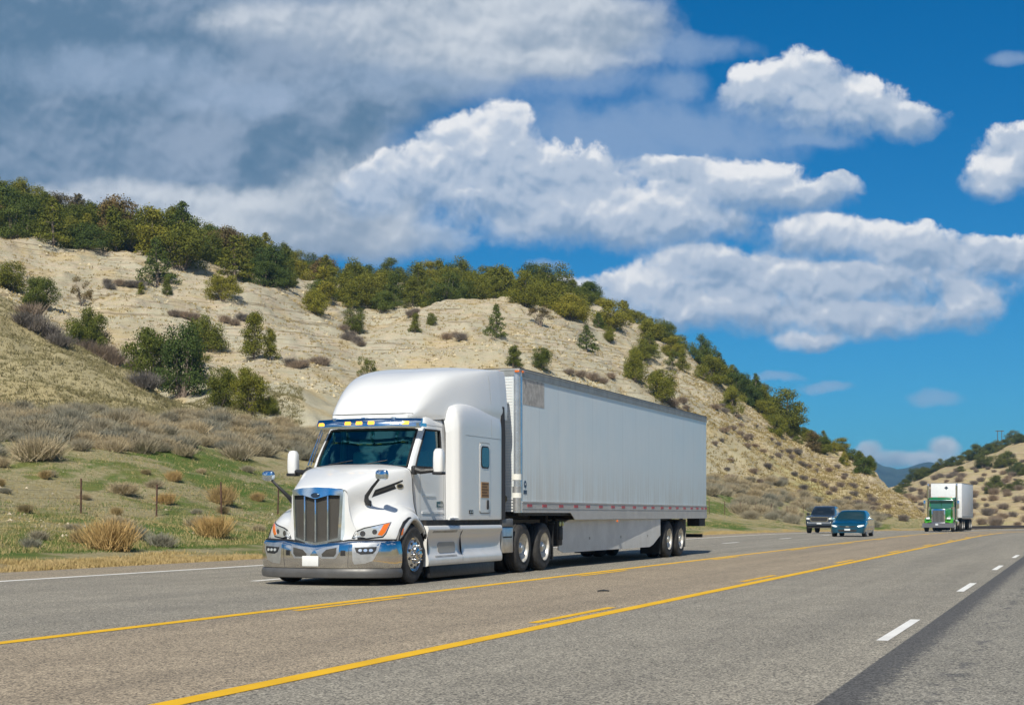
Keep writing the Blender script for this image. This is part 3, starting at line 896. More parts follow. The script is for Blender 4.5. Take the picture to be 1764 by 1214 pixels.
    m.split('grille_bar', CHROME2, grille, mode='i')
    m = MB(); m.lathe([(0, .085), (.02, .08), (.03, .06)], (0, gy(0) - .03, 1.50), 'y', 24, -1)
    m.v = [(x, y_, 1.50 + (z - 1.50) * .52) for x, y_, z in m.v]; m.build('badge', mat('dark_blue_enamel', (.02, .05, .10), .15, metal=.5, coat=1), grille)
    # ---- headlamps, laid on the wing
    for sgn in (1, -1):
        m = MB(); m2 = MB(); m3 = MB(); m4 = MB()
        plate(m4, bh, bp([(945,652),(985,572),(1075,536),(1362,478),(1308,600),(1275,638),(1100,658)]), 'px', .004, .03, org)
        plate(m, bh, bp([(958,640),(1000,580),(1080,548),(1350,488),(1300,590),(1270,625),(1100,645),(1060,635)]), 'px', .014, .03, org)
        plate(m2, bh, bp([(1215,610),(1278,508),(1342,494),(1296,585),(1262,620)]), 'px', .019, .02, org)
        for cx_, cy_, r_ in ((1060, 598, 30), (1185, 580, 27)):
            plate(m3, bh, bp([(cx_ + r_ * math.cos(a * .7), cy_ + r_ * math.sin(a * .7)) for a in range(9)]), 'px', .019, .02, org, dens=.3)
        if sgn < 0:
            for q in (m, m2, m3, m4): q.v = [(-a, b, c) for a, b, c in q.v]
        f = m4.build('headlamp', GASK, T); m.build('lens', LENS, f); m2.build('turn_signal', AMBER, f); m3.split('projector', LENSD, f, mode='i')
    for sgn in (1, -1):
        m = MB(); plate(m, bh, bp([(1445,618),(1458,548),(1488,542),(1474,612)]), 'px', .012, .02, org, dens=.2)
        if sgn < 0: m.v = [(-a, b, c) for a, b, c in m.v]
        m.build('side_marker', AMBER, T)
        m = MB(); plate(m, bh, bp([(1155,222),(1190,143),(1330,92),(1478,38),(1478,54),(1392,92),(1412,128),(1290,172),(1170,214)]), 'px', .004, .02, org)
        if sgn < 0: m.v = [(-a, b, c) for a, b, c in m.v]
        vt = m.build('hood_vent', BLACK, T)
        m = MB(); plate(m, bh, bp([(1192,165),(1380,98),(1392,112),(1200,182)]), 'px', .012, .01, org, dens=.2)
        if sgn < 0: m.v = [(-a, b, c) for a, b, c in m.v]
        m.build('vent_mesh', MESH, vt)
        m = MB(); plate(m, bh, bp([(1447 + 38 * math.cos(a * .524), 103 + 30 * math.sin(a * .524)) for a in range(12)]), 'px', .010, .02, org, dens=.3)
        if sgn < 0: m.v = [(-a, b, c) for a, b, c in m.v]
        bd = m.build('vent_badge', CHROME, vt)
        m = MB(); plate(m, bh, bp([(1447 + 28 * math.cos(a * .524), 103 + 20 * math.sin(a * .524)) for a in range(12)]), 'px', .014, .01, org, dens=.3)
        if sgn < 0: m.v = [(-a, b, c) for a, b, c in m.v]
        m.build('badge_face', BLACK, vt)
    # ---- bumper
    path = cr([(0, -.06, 0), (.45, -.03, 0), (.85, .08, 0), (1.10, .24, 0), (1.215, .42, 0), (1.24, .60, 0)], 6)
    def sweep(prof, x1=1.0):
        rows = []
        P = path
        for i, p in enumerate(P):
            d = P[min(i + 1, len(P) - 1)] - P[max(i - 1, 0)]; d /= np.linalg.norm(d)
            nrm = np.array([d[1], -d[0], 0])
            if i == 0: nrm = np.array([0, -1., 0])
            rows.append([p + nrm * q[0] + np.array([0, 0, q[1] - (q[2] if len(q) > 2 else 0) * max(0, 1 - abs(p[0]) / .6)]) for q in prof])
        return full(np.swapaxes(np.array(rows), 0, 1))
    m = MB().grid(sweep([(-.12, .745, .07), (-.01, .75, .07), (.012, .735, .07), (.03, .68, .05), (.045, .56, .02), (.045, .42), (.035, .34), (.02, .295), (-.1, .29)]))
    bumper = m.build('bumper', CHROME, T, 50)
    bb = bvh_of(bumper)
    m = MB().grid(sweep([(-.08, .288), (.03, .285), (.05, .25), (.055, .20), (.04, .14), (.0, .125), (-.1, .125)]))
    m.build('valance', GREYP, bumper, 50)
    m = MB()
    m.grid(sweep([(-.14, .77, .08), (-.02, .772, .08), (-.02, .745, .08), (-.14, .74, .08)])); m.build('bumper_gap', GASK, bumper, 50)
    m = MB(); mm = MB()
    for sgn in (1, -1):
        P = [(.40, .665), (.40, .53), (.36, .475), (.10, .475), (.04, .53), (.0, .60)]
        plate(m, bb, [(sgn * x, z) for x, z in [(.44, .68), (.44, .54), (.38, .455), (.13, .455), (.08, .50), (.02, .585), (.20, .64)]], 'y', .004, .01)
        plate(mm, bb, [(sgn * x, z) for x, z in [(.40, .635), (.395, .535), (.355, .485), (.15, .485), (.14, .53), (.22, .60)]], 'y', .010, .01)
    m.split('intake_frame', ALU, bumper); mm.split('intake_mesh', MESH, bumper)
    m = MB()
    for sgn in (1, -1): plate(m, bb, [(sgn * .47, .59), (sgn * .55, .59), (sgn * .55, .50), (sgn * .47, .50)], 'y', .006, .01)
    m.split('tow_hole', GASK, bumper)
    m = MB()
    for sgn in (1, -1):
        plate(m, bb, [(sgn * .612, .72), (sgn * .617, .72), (sgn * .590, .30), (sgn * .585, .30)], 'y', .002, .01, dens=.02)
    m.split('bumper_seam', GASK, bumper)
    for sgn in (1, -1):
        m = MB(); plate(m, bb, [(sgn * x, z) for x, z in [(.66, .70), (1.08, .72), (1.05, .56), (.98, .42), (.86, .375), (.69, .36), (.67, .42)]], 'y', .004, .01)
        fl = m.build('fog_lamp', ALU, bumper)
        m = MB(); plate(m, bb, [(sgn * x, z) for x, z in [(.70, .635), (1.03, .65), (1.02, .585), (.98, .535), (.80, .525), (.73, .56)]], 'y', .010, .01); m.build('lamp_surround', BLACK, fl)
        m = MB()
        for k in range(3): plate(m, bb, [(sgn * (.79 + k * .08 + .03 * math.cos(a * .7)), .59 + .025 * math.sin(a * .7)) for a in range(9)], 'y', .016, .01, dens=.3)
        m.split('lens', LENS, fl, mode='i')
    m = MB(); m.box(-.215, .085, -.125, -.105, .325, .495, .006); m.build('licence_plate', mat('blank_plate', (.72, .74, .73), .4, var=.04), bumper)
    # ---- cab shell
    lev = [(1.08, 1.46, 1.0), (1.55, 1.46, 1.0), (2.02, 1.44, 1.0), (2.70, 1.95, .965), (2.88, 2.05, .94), (3.02, 2.18, .86), (3.06, 2.45, .70)]
    plan = [(0, 0), (.34, .025), (.66, .10), (.88, .25), (.985, .38), (1.035, None), (1.05, None), (1.05, None)]
    Gc = []
    for z, yf, sx in lev:
        row = []
        for k, (x, dy) in enumerate(plan):
            yv = yf + dy if dy is not None else (0, 0, 0, 0, 0, 2.86, 3.0, 3.2)[k]
            row.append((x * sx, yv, z + (.0 if z > 2 else 0)))
        Gc.append(row)
    Gc = cr2(np.array(Gc), 4, 4)      # levels x plan
    Lc = np.swapaxes(Gc, 0, 1)
    Gf = full(Gc); nj = Gc.shape[1] - 1
    def jj(j): return abs(j + .5 - nj)
    def skip(i, j):
        q = jj(j)
        return 8 <= i < 12 and (q < 12 or 16 < q < 20)
    cab = MB().grid(Gf, skip).build('cab', WHITE, T, 50)
    bcab = BVHTree.FromPolygons([Vector(p) for p in Gf.reshape(-1, 3)], [(i * Gf.shape[1] + j, (i + 1) * Gf.shape[1] + j, (i + 1) * Gf.shape[1] + j + 1, i * Gf.shape[1] + j + 1) for i in range(Gf.shape[0] - 1) for j in range(Gf.shape[1] - 1)])
    ws = Gf[8:13, nj - 12:nj + 13].copy()
    m = MB(); w2 = ws.copy(); w2[..., 1] += .02; m.grid(w2); wsc = m.build('windscreen', GLASS, T, 80)
    edge = [tuple(p) for p in ws[0]] + [tuple(p) for p in ws[1:, -1]] + [tuple(p) for p in ws[-1, ::-1][1:]] + [tuple(p) for p in ws[::-1, 0][1:]]
    m = MB(); m.tube(edge, .022, 6); m.build('windscreen_seal', GASK, wsc)
    m = MB()
    for a, b in (((-.55, 1.50, 2.06), (-.10, 1.53, 2.13)), ((.08, 1.47, 2.05), (.55, 1.58, 2.13))): m.tube([a, b], .009, 5)
    m.split('wiper', BLACK, wsc, mode='i')
    for sgn in (1, -1):
        j0, j1 = (nj + 16, nj + 20) if sgn > 0 else (nj - 20, nj - 16)
        sw = Gf[8:13, j0:j1 + 1].copy(); sw[..., 0] -= sgn * .015
        m = MB().grid(sw); g = m.build('side_window', GLASS2, T, 80)
        sw[..., 0] += sgn * .017
        e = [tuple(p) for p in sw[0]] + [tuple(p) for p in sw[1:, -1]] + [tuple(p) for p in sw[-1, ::-1][1:]] + [tuple(p) for p in sw[::-1, 0][1:]]
        m = MB(); m.tube(e, .018, 6); m.build('window_seal', GASK, g)
        # door seams, handle, lower mouldings
        m = MB(); plate(m, bcab, [(1.98, 1.12), (1.99, 1.12), (1.99, 1.98), (1.98, 1.98)], 'x', .002, .01, dens=.04)
        plate(m, bcab, [(2.955, 1.12), (2.965, 1.12), (2.965, 2.78), (2.955, 2.78)], 'x', .002, .01, dens=.04)
        plate(m, bcab, [(1.99, 2.775), (2.96, 2.775), (2.96, 2.785), (1.99, 2.785)], 'x', .002, .01, dens=.04)
        if sgn < 0: m.v = [(-a, b, c) for a, b, c in m.v]
        m.split('door_seam', DALU, T, mode='i')
        m = MB(); plate(m, bcab, [(2.10, 1.50), (2.60, 1.50), (2.60, 1.53), (2.10, 1.53)], 'x', .012, .02); plate(m, bcab, [(2.05, 1.20), (2.94, 1.20), (2.94, 1.24), (2.05, 1.24)], 'x', .012, .02)
        if sgn < 0: m.v = [(-a, b, c) for a, b, c in m.v]
        m.build('door_moulding', WHITE, T)
        m = MB(); plate(m, bcab, [(2.66, 1.31), (2.92, 1.31), (2.92, 1.40), (2.88, 1.43), (2.66, 1.41)], 'x', .010, .02)
        if sgn < 0: m.v = [(-a, b, c) for a, b, c in m.v]
        bd = m.build('side_emblem', mat('emblem_teal', (.015, .05, .055), .2, metal=.4, coat=1), T)
        m = MB()
        for k in range(5): plate(m, bcab, [(2.70 + k * .042, 1.335), (2.725 + k * .042, 1.335), (2.725 + k * .042, 1.37), (2.70 + k * .042, 1.37)], 'x', .014, .01)
        if sgn < 0: m.v = [(-a, b, c) for a, b, c in m.v]
        m.build('emblem_bars', ALU, bd)
    # interior
    m = MB(); m.box(-.92, .92, 1.55, 2.05, 1.55, 2.0, .06); m.box(.2, .75, 1.95, 2.12, 1.85, 2.06, .05); m.build('dashboard', DASH, T)
    m = MB()
    m.tube([(.45 + .2 * math.cos(a * .4189), 2.2 + .07 * math.sin(a * .4189), 1.98 + .19 * math.sin(a * .4189)) for a in range(16)], .018, 6); m.build('steering_wheel', BLACK, T)
    for x in (-.5, .5):
        m = MB(); m.box(x - .27, x + .27, 2.45, 2.95, 1.5, 1.7, .06); m.box(x - .26, x + .26, 2.85, 3.0, 1.65, 2.35, .06); m.box(x - .14, x + .14, 2.86, 2.98, 2.36, 2.58, .05); m.build('seat', SEATM, T)
    m = MB(); m.box(-1.0, 1.0, 3.1, 3.14, 1.2, 3.0); m.box(-.95, .95, 1.7, 3.1, 1.15, 1.25); m.build('cab_bulkhead', mat('dark_curtain', (.10, .13, .14), .9), T)
    # ---- visor
    vy = lambda x, z: 1.66 + .27 * (abs(x) / .98) ** 2 + (z - 2.7) * .35
    m = MB(); xs = np.linspace(-1.02, 1.02, 25)
    def vrow(z, dy): return [(x, vy(x, z) + dy, z - .05 * (abs(x) > 1.0) * 0) for x in xs]
    G = np.array([vrow(2.72, .02), vrow(2.705, 0), vrow(2.72, -.012), vrow(2.80, -.02), vrow(2.875, 0), vrow(2.885, .03), vrow(2.86, .05), vrow(2.72, .035)])
    m.grid(G)
    m.prism([G[k][0] for k in range(8)], (-.004, 0, 0)); m.prism([G[k][-1] for k in range(8)], (.004, 0, 0))
    vis = m.build('sun_visor', CHROME2, T, 50); bv = bvh_of(vis)
    for x in (-.90, -.27, -.04, .19, .78):
        m = MB(); plate(m, bv, [(x - .055, 2.765), (x + .055, 2.765), (x + .055, 2.815), (x - .055, 2.815)], 'y', .022, .03); m.build('marker_lamp', AMBERG, vis)
    m = MB()
    for x in (-.98, .98):
        m.box(x - .03, x + .03, 1.92, 2.25, 2.74, 2.80)
    for x in (-.6, 0, .55): m.box(x - .04, x + .04, 1.75 + .1 * abs(x), 2.15, 2.87, 2.90, .01)
    m.split('visor_bracket', CHROME2, vis, mode='i')
    # ---- roof fairing
    st = [(2.03, [(0, 2.99), (.35, 2.99), (.60, 2.98), (.72, 2.965), (.74, 2.93), (.72, 2.86)]),
          (2.12, [(0, 3.14), (.38, 3.13), (.66, 3.06), (.78, 2.99), (.80, 2.93), (.78, 2.86)]),
          (2.35, [(0, 3.40), (.42, 3.38), (.72, 3.29), (.86, 3.13), (.88, 2.97), (.86, 2.88)]),
          (2.75, [(0, 3.64), (.48, 3.63), (.80, 3.54), (.94, 3.36), (.98, 3.05), (.98, 2.9)]),
          (3.3, [(0, 3.84), (.54, 3.83), (.88, 3.76), (1.03, 3.58), (1.08, 3.12), (1.08, 2.95)]),
          (4.0, [(0, 3.96), (.6, 3.96), (.96, 3.90), (1.12, 3.74), (1.19, 3.25), (1.19, 3.0)]),
          (4.7, [(0, 4.01), (.66, 4.01), (1.06, 3.97), (1.18, 3.86), (1.245, 3.3), (1.24, 3.05)]),
          (5.32, [(0, 4.03), (.7, 4.03), (1.12, 4.01), (1.20, 3.93), (1.258, 3.3), (1.25, 3.05)])]
    Gr = full(cr2(np.array([[(x, y_, z) for x, z in r] for y_, r in st]), 6, 5))
    m = MB().grid(Gr); m.prism([tuple(p) for p in Gr[-1]], (0, .01, 0)); m.prism([tuple(p) for p in Gr[0]], (0, .01, 0))
    rf = m.build('roof_fairing', WHITE, T, 60)
    m = MB(); m.tube([tuple(p) for p in Gr[2][4:-4]] , .012, 6)
    bs_ = []
    rfl = bvh_of(rf)
    m = MB(); P = []
    for k in range(31):
        x = -.80 + k * 1.60 / 30
        h = rfl.ray_cast(Vector((x, -5, 2.975)), Vector((0, 1, 0)))
        if h[0] is not None: P.append(h[0] + h[1] * 0 + Vector((0, -.001, 0)))
    if len(P) > 2: m.tube(P, .007, 5); m.build('fairing_seam', GASK, rf)
    m = MB(); plate(m, rfl, [(4.80, 3.30), (4.808, 3.30), (4.808, 3.86), (4.80, 3.86)], 'x', .002, .01); m.v += [(-a, b, c) for a, b, c in m.v]; m.f += [tuple(i + len(m.v) // 2 for i in f) for f in list(m.f)]; m.split('panel_seam', DALU, rf)
    # trim tab at the back of the fairing
    m = MB(); Gq = Gr[-1:].copy(); Gq = np.concatenate([Gq + np.array([0, .01, 0]), Gq + np.array([0, .36, 0])]); m.grid(Gq); m.build('fairing_extension', WHITE2, rf, 60)
    # ---- sleeper
    st = []
    for y_, x, zt in ((3.02, 1.055, 3.02), (3.08, 1.13, 3.07), (3.14, 1.215, 3.13), (3.24, 1.262, 3.19), (3.6, 1.27, 3.26), (4.4, 1.272, 3.28), (5.25, 1.272, 3.24), (5.33, 1.25, 3.22)):
        st.append([(x, y_, 1.09), (x, y_, 1.8), (x, y_, 2.6), (x - .005, y_, zt - .32), (x - .045, y_, zt - .12), (x - .13, y_, zt - .03), (x - .3, y_, zt), (x - .6, y_, zt + .01)])
    Gs = cr2(np.array(st), 5, 4)
    L = Gs.copy(); L[..., 0] *= -1
    m = MB().grid(Gs).grid(L)
    m.prism([(-1.25, 5.30, 1.09), (1.25, 5.30, 1.09), (1.25, 5.30, 3.1), (1.0, 5.30, 3.2), (-1.0, 5.30, 3.2), (-1.25, 5.30, 3.1)], (0, .02, 0))
    m.box(-1.25, 1.25, 3.05, 5.30, 1.08, 1.12)
    sl = m.build('sleeper', WHITE, T, 60); bsl = bvh_of(sl)
    def sside(name, poly, mt, off, th=.02, par=None, dens=.06):
        out = []
        for sgn in (1, -1):
            m = MB(); plate(m, bsl, poly, 'x', off, th, dens=dens)
            if sgn < 0: m.v = [(-a, b, c) for a, b, c in m.v]
            out.append(m.build(name, mt, par[0 if sgn > 0 else 1] if par else sl))
        return out
    def line(y0, y1, z0, z1): return [(y0, z0), (y1, z0), (y1, z1), (y0, z1)]
    sside('panel_seam', line(3.45, 5.3, 2.645, 2.653), DALU, .002)
    sside('panel_seam', line(4.78, 4.787, 2.66, 3.02), DALU, .002)
    def rr(y0, y1, z0, z1, r, n=4):
        P = []
        for cy_, cz_, a0 in ((y1 - r, z1 - r, 0), (y0 + r, z1 - r, 90), (y0 + r, z0 + r, 180), (y1 - r, z0 + r, 270)):
            for k in range(n + 1):
                a = math.radians(a0 + 90 * k / n); P.append((cy_ + r * math.cos(a), cz_ + r * math.sin(a)))
        return P
    ht = sside('hatch', rr(4.13, 4.70, 1.20, 2.55, .07), DALU, .002)
    sside('hatch_panel', rr(4.15, 4.68, 1.22, 2.53, .06), WHITE, .010, par=ht)
    hw_ = sside('hatch_window', rr(4.20, 4.62, 2.06, 2.48, .09), GASK, .016, par=ht)
    sside('pane', rr(4.225, 4.595, 2.085, 2.455, .08), DGLASS, .022, par=hw_)
    pl = sside('hatch_placard', line(4.20, 4.60, 1.50, 1.80), mat('tan_placard', (.40, .24, .11), .6), .016, par=ht)
    PR = mat('placard_print', (.10, .06, .03), .6)
    for k in range(5): sside('placard_line', line(4.23, 4.57 - .07 * (k % 2), 1.755 - k * .055, 1.775 - k * .055), PR, .020, .01, par=pl)
    sside('hatch_handle', rr(4.50, 4.57, 1.28, 1.46, .03), BLACK, .03, par=ht)
    sg = sside('model_badge', line(3.62, 3.82, 1.195, 1.265), BLACK, .006)
    for k in (0, 1): sside('badge_mark', line(3.65 + k * .09, 3.71 + k * .09, 1.215, 1.245), ALU, .010, .008, par=sg)
    # black gap rubber behind the sleeper
    m = MB()
    for sgn in (1, -1):
        m.prism([(sgn * 1.265, 5.335, 1.09), (sgn * 1.265, 5.56, 1.09), (sgn * 1.265, 5.56, 2.75), (sgn * 1.265, 5.50, 3.30), (sgn * 1.255, 5.335, 3.30)], (-sgn * .03, 0, 0))
    m.split('gap_flap', mat('dark_rubber_flap', (.035, .036, .042), .7), sl)
    # ---- chassis fairing
    m = MB(); m.box(-1.215, 1.215, 1.76, 5.35, .985, 1.085); m.build('chassis_gap', STEEL, T)
    ss_ = []
    for y_, bl in ((1.72, 0), (1.80, .5), (2.0, .7), (3.0, .7), (3.45, 1.), (4.6, 1.), (5.15, .8), (5.34, .3)):
        ss_.append([(1.10, y_, .99), (1.235 + .01 * bl, y_, .985), (1.27, y_, .955), (1.275, y_, .90), (1.255 - .02 * bl, y_, .84), (1.24 - .035 * bl, y_, .70), (1.245 - .03 * bl, y_, .52), (1.27, y_, .42), (1.278, y_, .36), (1.262, y_, .285), (1.15, y_, .27)])
    Gk = cr2(np.array(ss_), 4, 3); L = Gk.copy(); L[..., 0] *= -1
    m = MB().grid(Gk).grid(L)
    for g in (Gk, L): m.prism([tuple(p) for p in g[-1]], (0, .01, 0)); m.prism([tuple(p) for p in g[0]], (0, .01, 0))
    cf = m.split('side_skirt', WHITE2, T, 60); bcf = bvh_of(cf[0])
    for sgn in (1, -1):
        def sd(name, polys, mt, off, th=.02):
            m = MB()
            for p in polys: plate(m, bcf, p, 'x', off, th)
            if sgn < 0: m.v = [(-a, b, c) for a, b, c in m.v]
            return m.build(name, mt, cf)
        sd('skirt_seam', [line(3.30, 3.307, .29, .95)], GASK, .002)
        sd('step_groove_shade', [line(1.95, 3.05, .86, .90), line(2.05, 3.05, .425, .455)], DALU, .004)  # flat grey strips painted in for the shadow inside the step grooves
        sd('step_plate', [rr(2.25, 3.05, .50, .69, .07)], mat('dull_step_plate', (.36, .345, .315), .5, metal=.3), .010)
        m = MB(); m.box(sgn * 1.12, sgn * 1.245, 1.85, 5.0, .07, .285, .01); m.build('lower_skirt', BLACK, cf)
    # ---- rear of the tractor: quarter fenders, deck plates, rails
    m = MB()
    for sgn in (1, -1): m.box(sgn * .85, sgn * 1.24, 5.45, 6.08, .42, .93, .02)
    bx = m.split('battery_box', ALU, T)
    m = MB()
    for sgn in (1, -1): m.box(sgn * .86, sgn * 1.246, 5.50, 6.0, .72, .75, .004)
    m.split('box_trim', STEEL, bx)
    m = MB()
    for sgn in (1, -1): m.box(sgn * .86, sgn * 1.25, 5.42, 6.05, .94, 1.10, .015)
    m.split('box_lid', mat('grey_box_lid', (.16, .165, .17), .5), bx)
    m = MB()
    for sgn in (1, -1): m.box(sgn * .34, sgn * .43, 1.6, 8.5, .78, 1.0)
    m.box(-.43, .43, 8.4, 8.5, .78, 1.0); m.box(-1.0, 1.0, 5.4, 6.1, .95, .99)
    for y_ in (6.64, 7.87): m.cyl((-.95, y_, .51), .085, 1.9, 'x', 12)
    m.cyl((-.95, 1.16, .48), .07, 1.9, 'x', 12); m.box(-.75, .75, 1.5, 5.2, .35, .9)
    m.build('frame', STEEL, T)
    m = MB(); m.lathe([(0, .5), (.06, .5), (.08, .42)], (0, 7.25, 1.02), 'z', 24); m.build('fifth_wheel', STEEL, T)
    for sgn in (1, -1):
        m = MB(); m.box(sgn * .68, sgn * 1.24, 8.55, 8.57, .22, .95); m.tube([(sgn * .4, 8.5, .95), (sgn * 1.27, 8.56, 1.0)], .02, 6); m.build('mudflap', BLACK, T)
    wheel(T, 1.25, 1.16, 1, 'steer', False); wheel(T, 1.25, 1.16, -1, 'steer', False)
    for y_ in (6.66, 7.97):
        for sgn in (1, -1): wheel(T, 1.25, y_, sgn, 'deep')
    # ---- mirrors
    for sgn in (1, -1):
        S3 = lambda *p: [(sgn * a, b, c) for a, b, c in p]
        m = MB(); m.tube(S3((.70, .54, 1.38), (.70, .44, 1.41), (.74, .36, 1.49), (.88, .30, 1.64), (1.03, .27, 1.79)), [.05, .045, .036, .026, .02], 8)
        hm = m.build('hood_mirror', BLACK, T)
        m = MB(); m.box(sgn * .955, sgn * 1.175, .20, .34, 1.755, 1.925, .055); m.build('mirror_head', CHROME2, hm)
        m = MB(); m.tube(S3((1.0, 1.66, 1.98), (1.14, 1.70, 1.935), (1.36, 1.78, 1.955)), [.065, .05, .04], 8)
        m.box(sgn * .99, sgn * 1.06, 1.6, 1.75, 1.88, 2.03, .02)
        sm = m.build('side_mirror', BLACK, T)
        m = MB(); m.box(sgn * 1.335, sgn * 1.525, 1.72, 1.92, 1.875, 1.93, .02); m.build('mirror_base', BLACK, sm)
        m = MB()
        Gm = []
        for z, w, d in ((1.915, .085, .09), (2.0, .092, .10), (2.15, .092, .10), (2.27, .085, .09), (2.325, .06, .06), (2.335, .02, .02)):
            Gm.append([(sgn * (1.43 + w * math.copysign(abs(math.cos(a)) ** .6, math.cos(a))) , 1.82 + d * math.copysign(abs(math.sin(a)) ** .6, math.sin(a)), z) for a in np.linspace(0, 2 * math.pi, 21)])
        m.grid(Gm); m.prism(Gm[0][:-1], (0, 0, -.005)); m.build('mirror_shell', WHITE, sm, 50)
    m = MB(); m.tube([(-.95, 2.0, 2.72), (-1.08, 1.72, 2.06)], .012, 6); m.tube([(-.95, 2.03, 2.66), (-1.04, 1.75, 2.06)], .01, 6); m.tube([(-.96, 2.05, 2.68), (-.93, 2.0, 2.72)], .01, 6); m.build('grab_pole', CHROME, T)
    return T, org
tractor, T_ORG = build_tractor()

def build_trailer():
    org = Vector((-11.95, 22.9 + 6.26, 0))
    T = empty('box_trailer', org, label='long white box trailer with red reflector marks, coupled behind the white truck', cat='trailer')
    L = 16.5; W = 1.295
    PANEL = bpy.data.materials.new('white_trailer_panel'); PANEL.use_nodes = True
    t = NT(PANEL.node_tree); b = t.n['Principled BSDF']; co = t.new('ShaderNodeTexCoord').outputs['Object']
    sep = t.new('ShaderNodeSeparateXYZ', i_0=co)
    sx = t.noise(t.vmath('MULTIPLY', co, (.0, 9.0, .35)), 1.0, 4, .65)
    lo = t.noise(t.vmath('MULTIPLY', co, (0, 1.6, 1.1)), 1.0, 5, .65)
    z = sep.outputs[2]
    dirt = t.math('MULTIPLY', t.smooth(z, 2.6, 1.4), t.smooth(t.math('ADD', sx, t.math('MULTIPLY', lo, .6)), .62, .95))
    c = t.mix(t.smooth(lo, .3, .7), (.655, .725, .76), (.705, .765, .795))
    c = t.mix(t.math('MULTIPLY', t.smooth(sx, .42, .7), .22), c, (.62, .645, .65))
    c = t.mix(t.math('MULTIPLY', dirt, .5), c, (.47, .46, .42))
    t.put(b.inputs['Base Color'], c); t.put(b.inputs['Roughness'], t.smooth(lo, .3, .7, .28, .42)); b.inputs['Coat Weight'].default_value = .25
    # faint panel joints and buckling
    jt = t.math('PINGPONG', t.math('MULTIPLY', sep.outputs[1], 1 / 1.24), .5)
    c = t.mix(t.smooth(jt, .018, .006, 0., .22), c, (.35, .37, .38)); t.put(b.inputs['Base Color'], c)
    bn = t.new('ShaderNodeBump'); bn.inputs['Strength'].default_value = .5; bn.inputs['Distance'].default_value = .02
    h = t.math('ADD', t.math('MULTIPLY', t.smooth(jt, 0., .012), .12), t.math('MULTIPLY', t.noise(t.vmath('MULTIPLY', co, (1, 1.1, .8)), 1.4, 3, .5), .55))
    t.put(bn.inputs['Height'], h); t.put(b.inputs['Normal'], bn.outputs[0])
    r = .09
    prof = []      # plan outline with rounded front corners
    for cx_, cy_, a0 in ((W - r, r, -90), (W - .0001, L, None), (-(W - .0001), L, None), (-(W - r), r, 180)):
        if a0 is None: prof.append((cx_, cy_)); continue
        for k in range(7):
            a = math.radians(a0 + 90 * k / 6); prof.append((cx_ + r * math.cos(a), cy_ + r * math.sin(a)))
    m = MB(); m.prism([(x, y_, 1.24) for x, y_ in prof], (0, 0, 2.84)); body = m.build('box', PANEL, T)
    # front corner posts
    for sgn in (1, -1):
        m = MB(); P = []
        for k in range(9):
            a = math.radians(-90 + 90 * k / 8)
            P.append((sgn * (W - r + (r + .012) * math.cos(a)), r + (r + .012) * math.sin(a), 1.22))
        P = [(sgn * (W - r - .02), -.012, 1.22)] + P + [(sgn * (W + .012), r + .06, 1.22), (sgn * (W - .03), r + .06, 1.22), (sgn * (W - r - .02), .05, 1.22)]
        m.prism(P, (0, 0, 2.86)); cp = m.build('corner_post', mat('polished_corner', (.62, .68, .75), .25, metal=.8, var=.1), T, 40)
        m = MB(); m.cyl((sgn * (W - r), r, 1.25), r + .016, .50, 'z', 28); m.build('corner_shoe', ALU, cp)
        m = MB(); m.cyl((sgn * (W - r), r, 1.88), r + .018, .12, 'z', 28); m.cyl((sgn * (W - r), r, 1.52), r + .019, .10, 'z', 28); m.split('reflective_tape', mat('white_tape', (.75, .76, .72), .4), cp, mode='i')
    # front wall ribs
    m = MB()
    for k in range(40):
        z_ = 1.75 + k * .057
        m.box(W - .32, W - .14, -.006, .0, z_, z_ + .022)
    for k in range(5): m.box(W - .62, W - .13, -.022, .0, 1.24 + k * .06, 1.275 + k * .06)
    m.build('front_rib', mat('white_trailer_rib', (.72, .73, .73), .4), body)
    # decals on the front wall
    for z0, z1, col, n_ in ((2.08, 2.10, (.6, .03, .04), 'red_label'), (1.84, 1.99, (.85, .6, .02), 'yellow_label'), (1.64, 1.70, (.22, .16, .12), 'brown_label')):
        m = MB(); m.box(W - .42, W - .30, -.008, -.0005, z0, z1); m.build(n_, mat(n_, col, .5), body)
    m = MB(); m.lathe([(0, .085), (.05, .08), (.055, .05)], (W - .33, -.01, 1.50), 'y', 20, -1); gl = m.build('glad_hand', mat('brass_fitting', (.25, .22, .14), .4, metal=.7), body)
    # rails
    m = MB(); m.box(-W - .02, W + .02, -.016, L + .01, 4.08, 4.13, .008)
    m.box(W, W + .018, .12, L, 3.97, 4.079); m.box(-W - .018, -W, .12, L, 3.97, 4.079); m.box(-W + .1, W - .1, -.018, 0, 3.99, 4.079)
    m.build('top_rail', mat('dull_top_rail', (.30, .315, .315), .5, metal=.35, var=.15), T)
    m = MB(); m.box(-W - .022, W + .022, -.02, L + .012, 4.13, 4.142); m.build('roof', mat('roof_sheet', (.10, .085, .075), .6), T)
    for x in (W - .03, W - .45, 0, -.5, -1.2):
        m = MB()
        m.box(x - .05, x + .05, -.045, -.02, 4.05, 4.09, .008)
        if x == W - .03:
            m.v = [(a, b_ , c_ ) for a, b_, c_ in m.v]; m.box(W + .02, W + .045, .12, .22, 4.05, 4.09, .008)
        m.build('clearance_lamp', AMBER, T)
    m = MB()
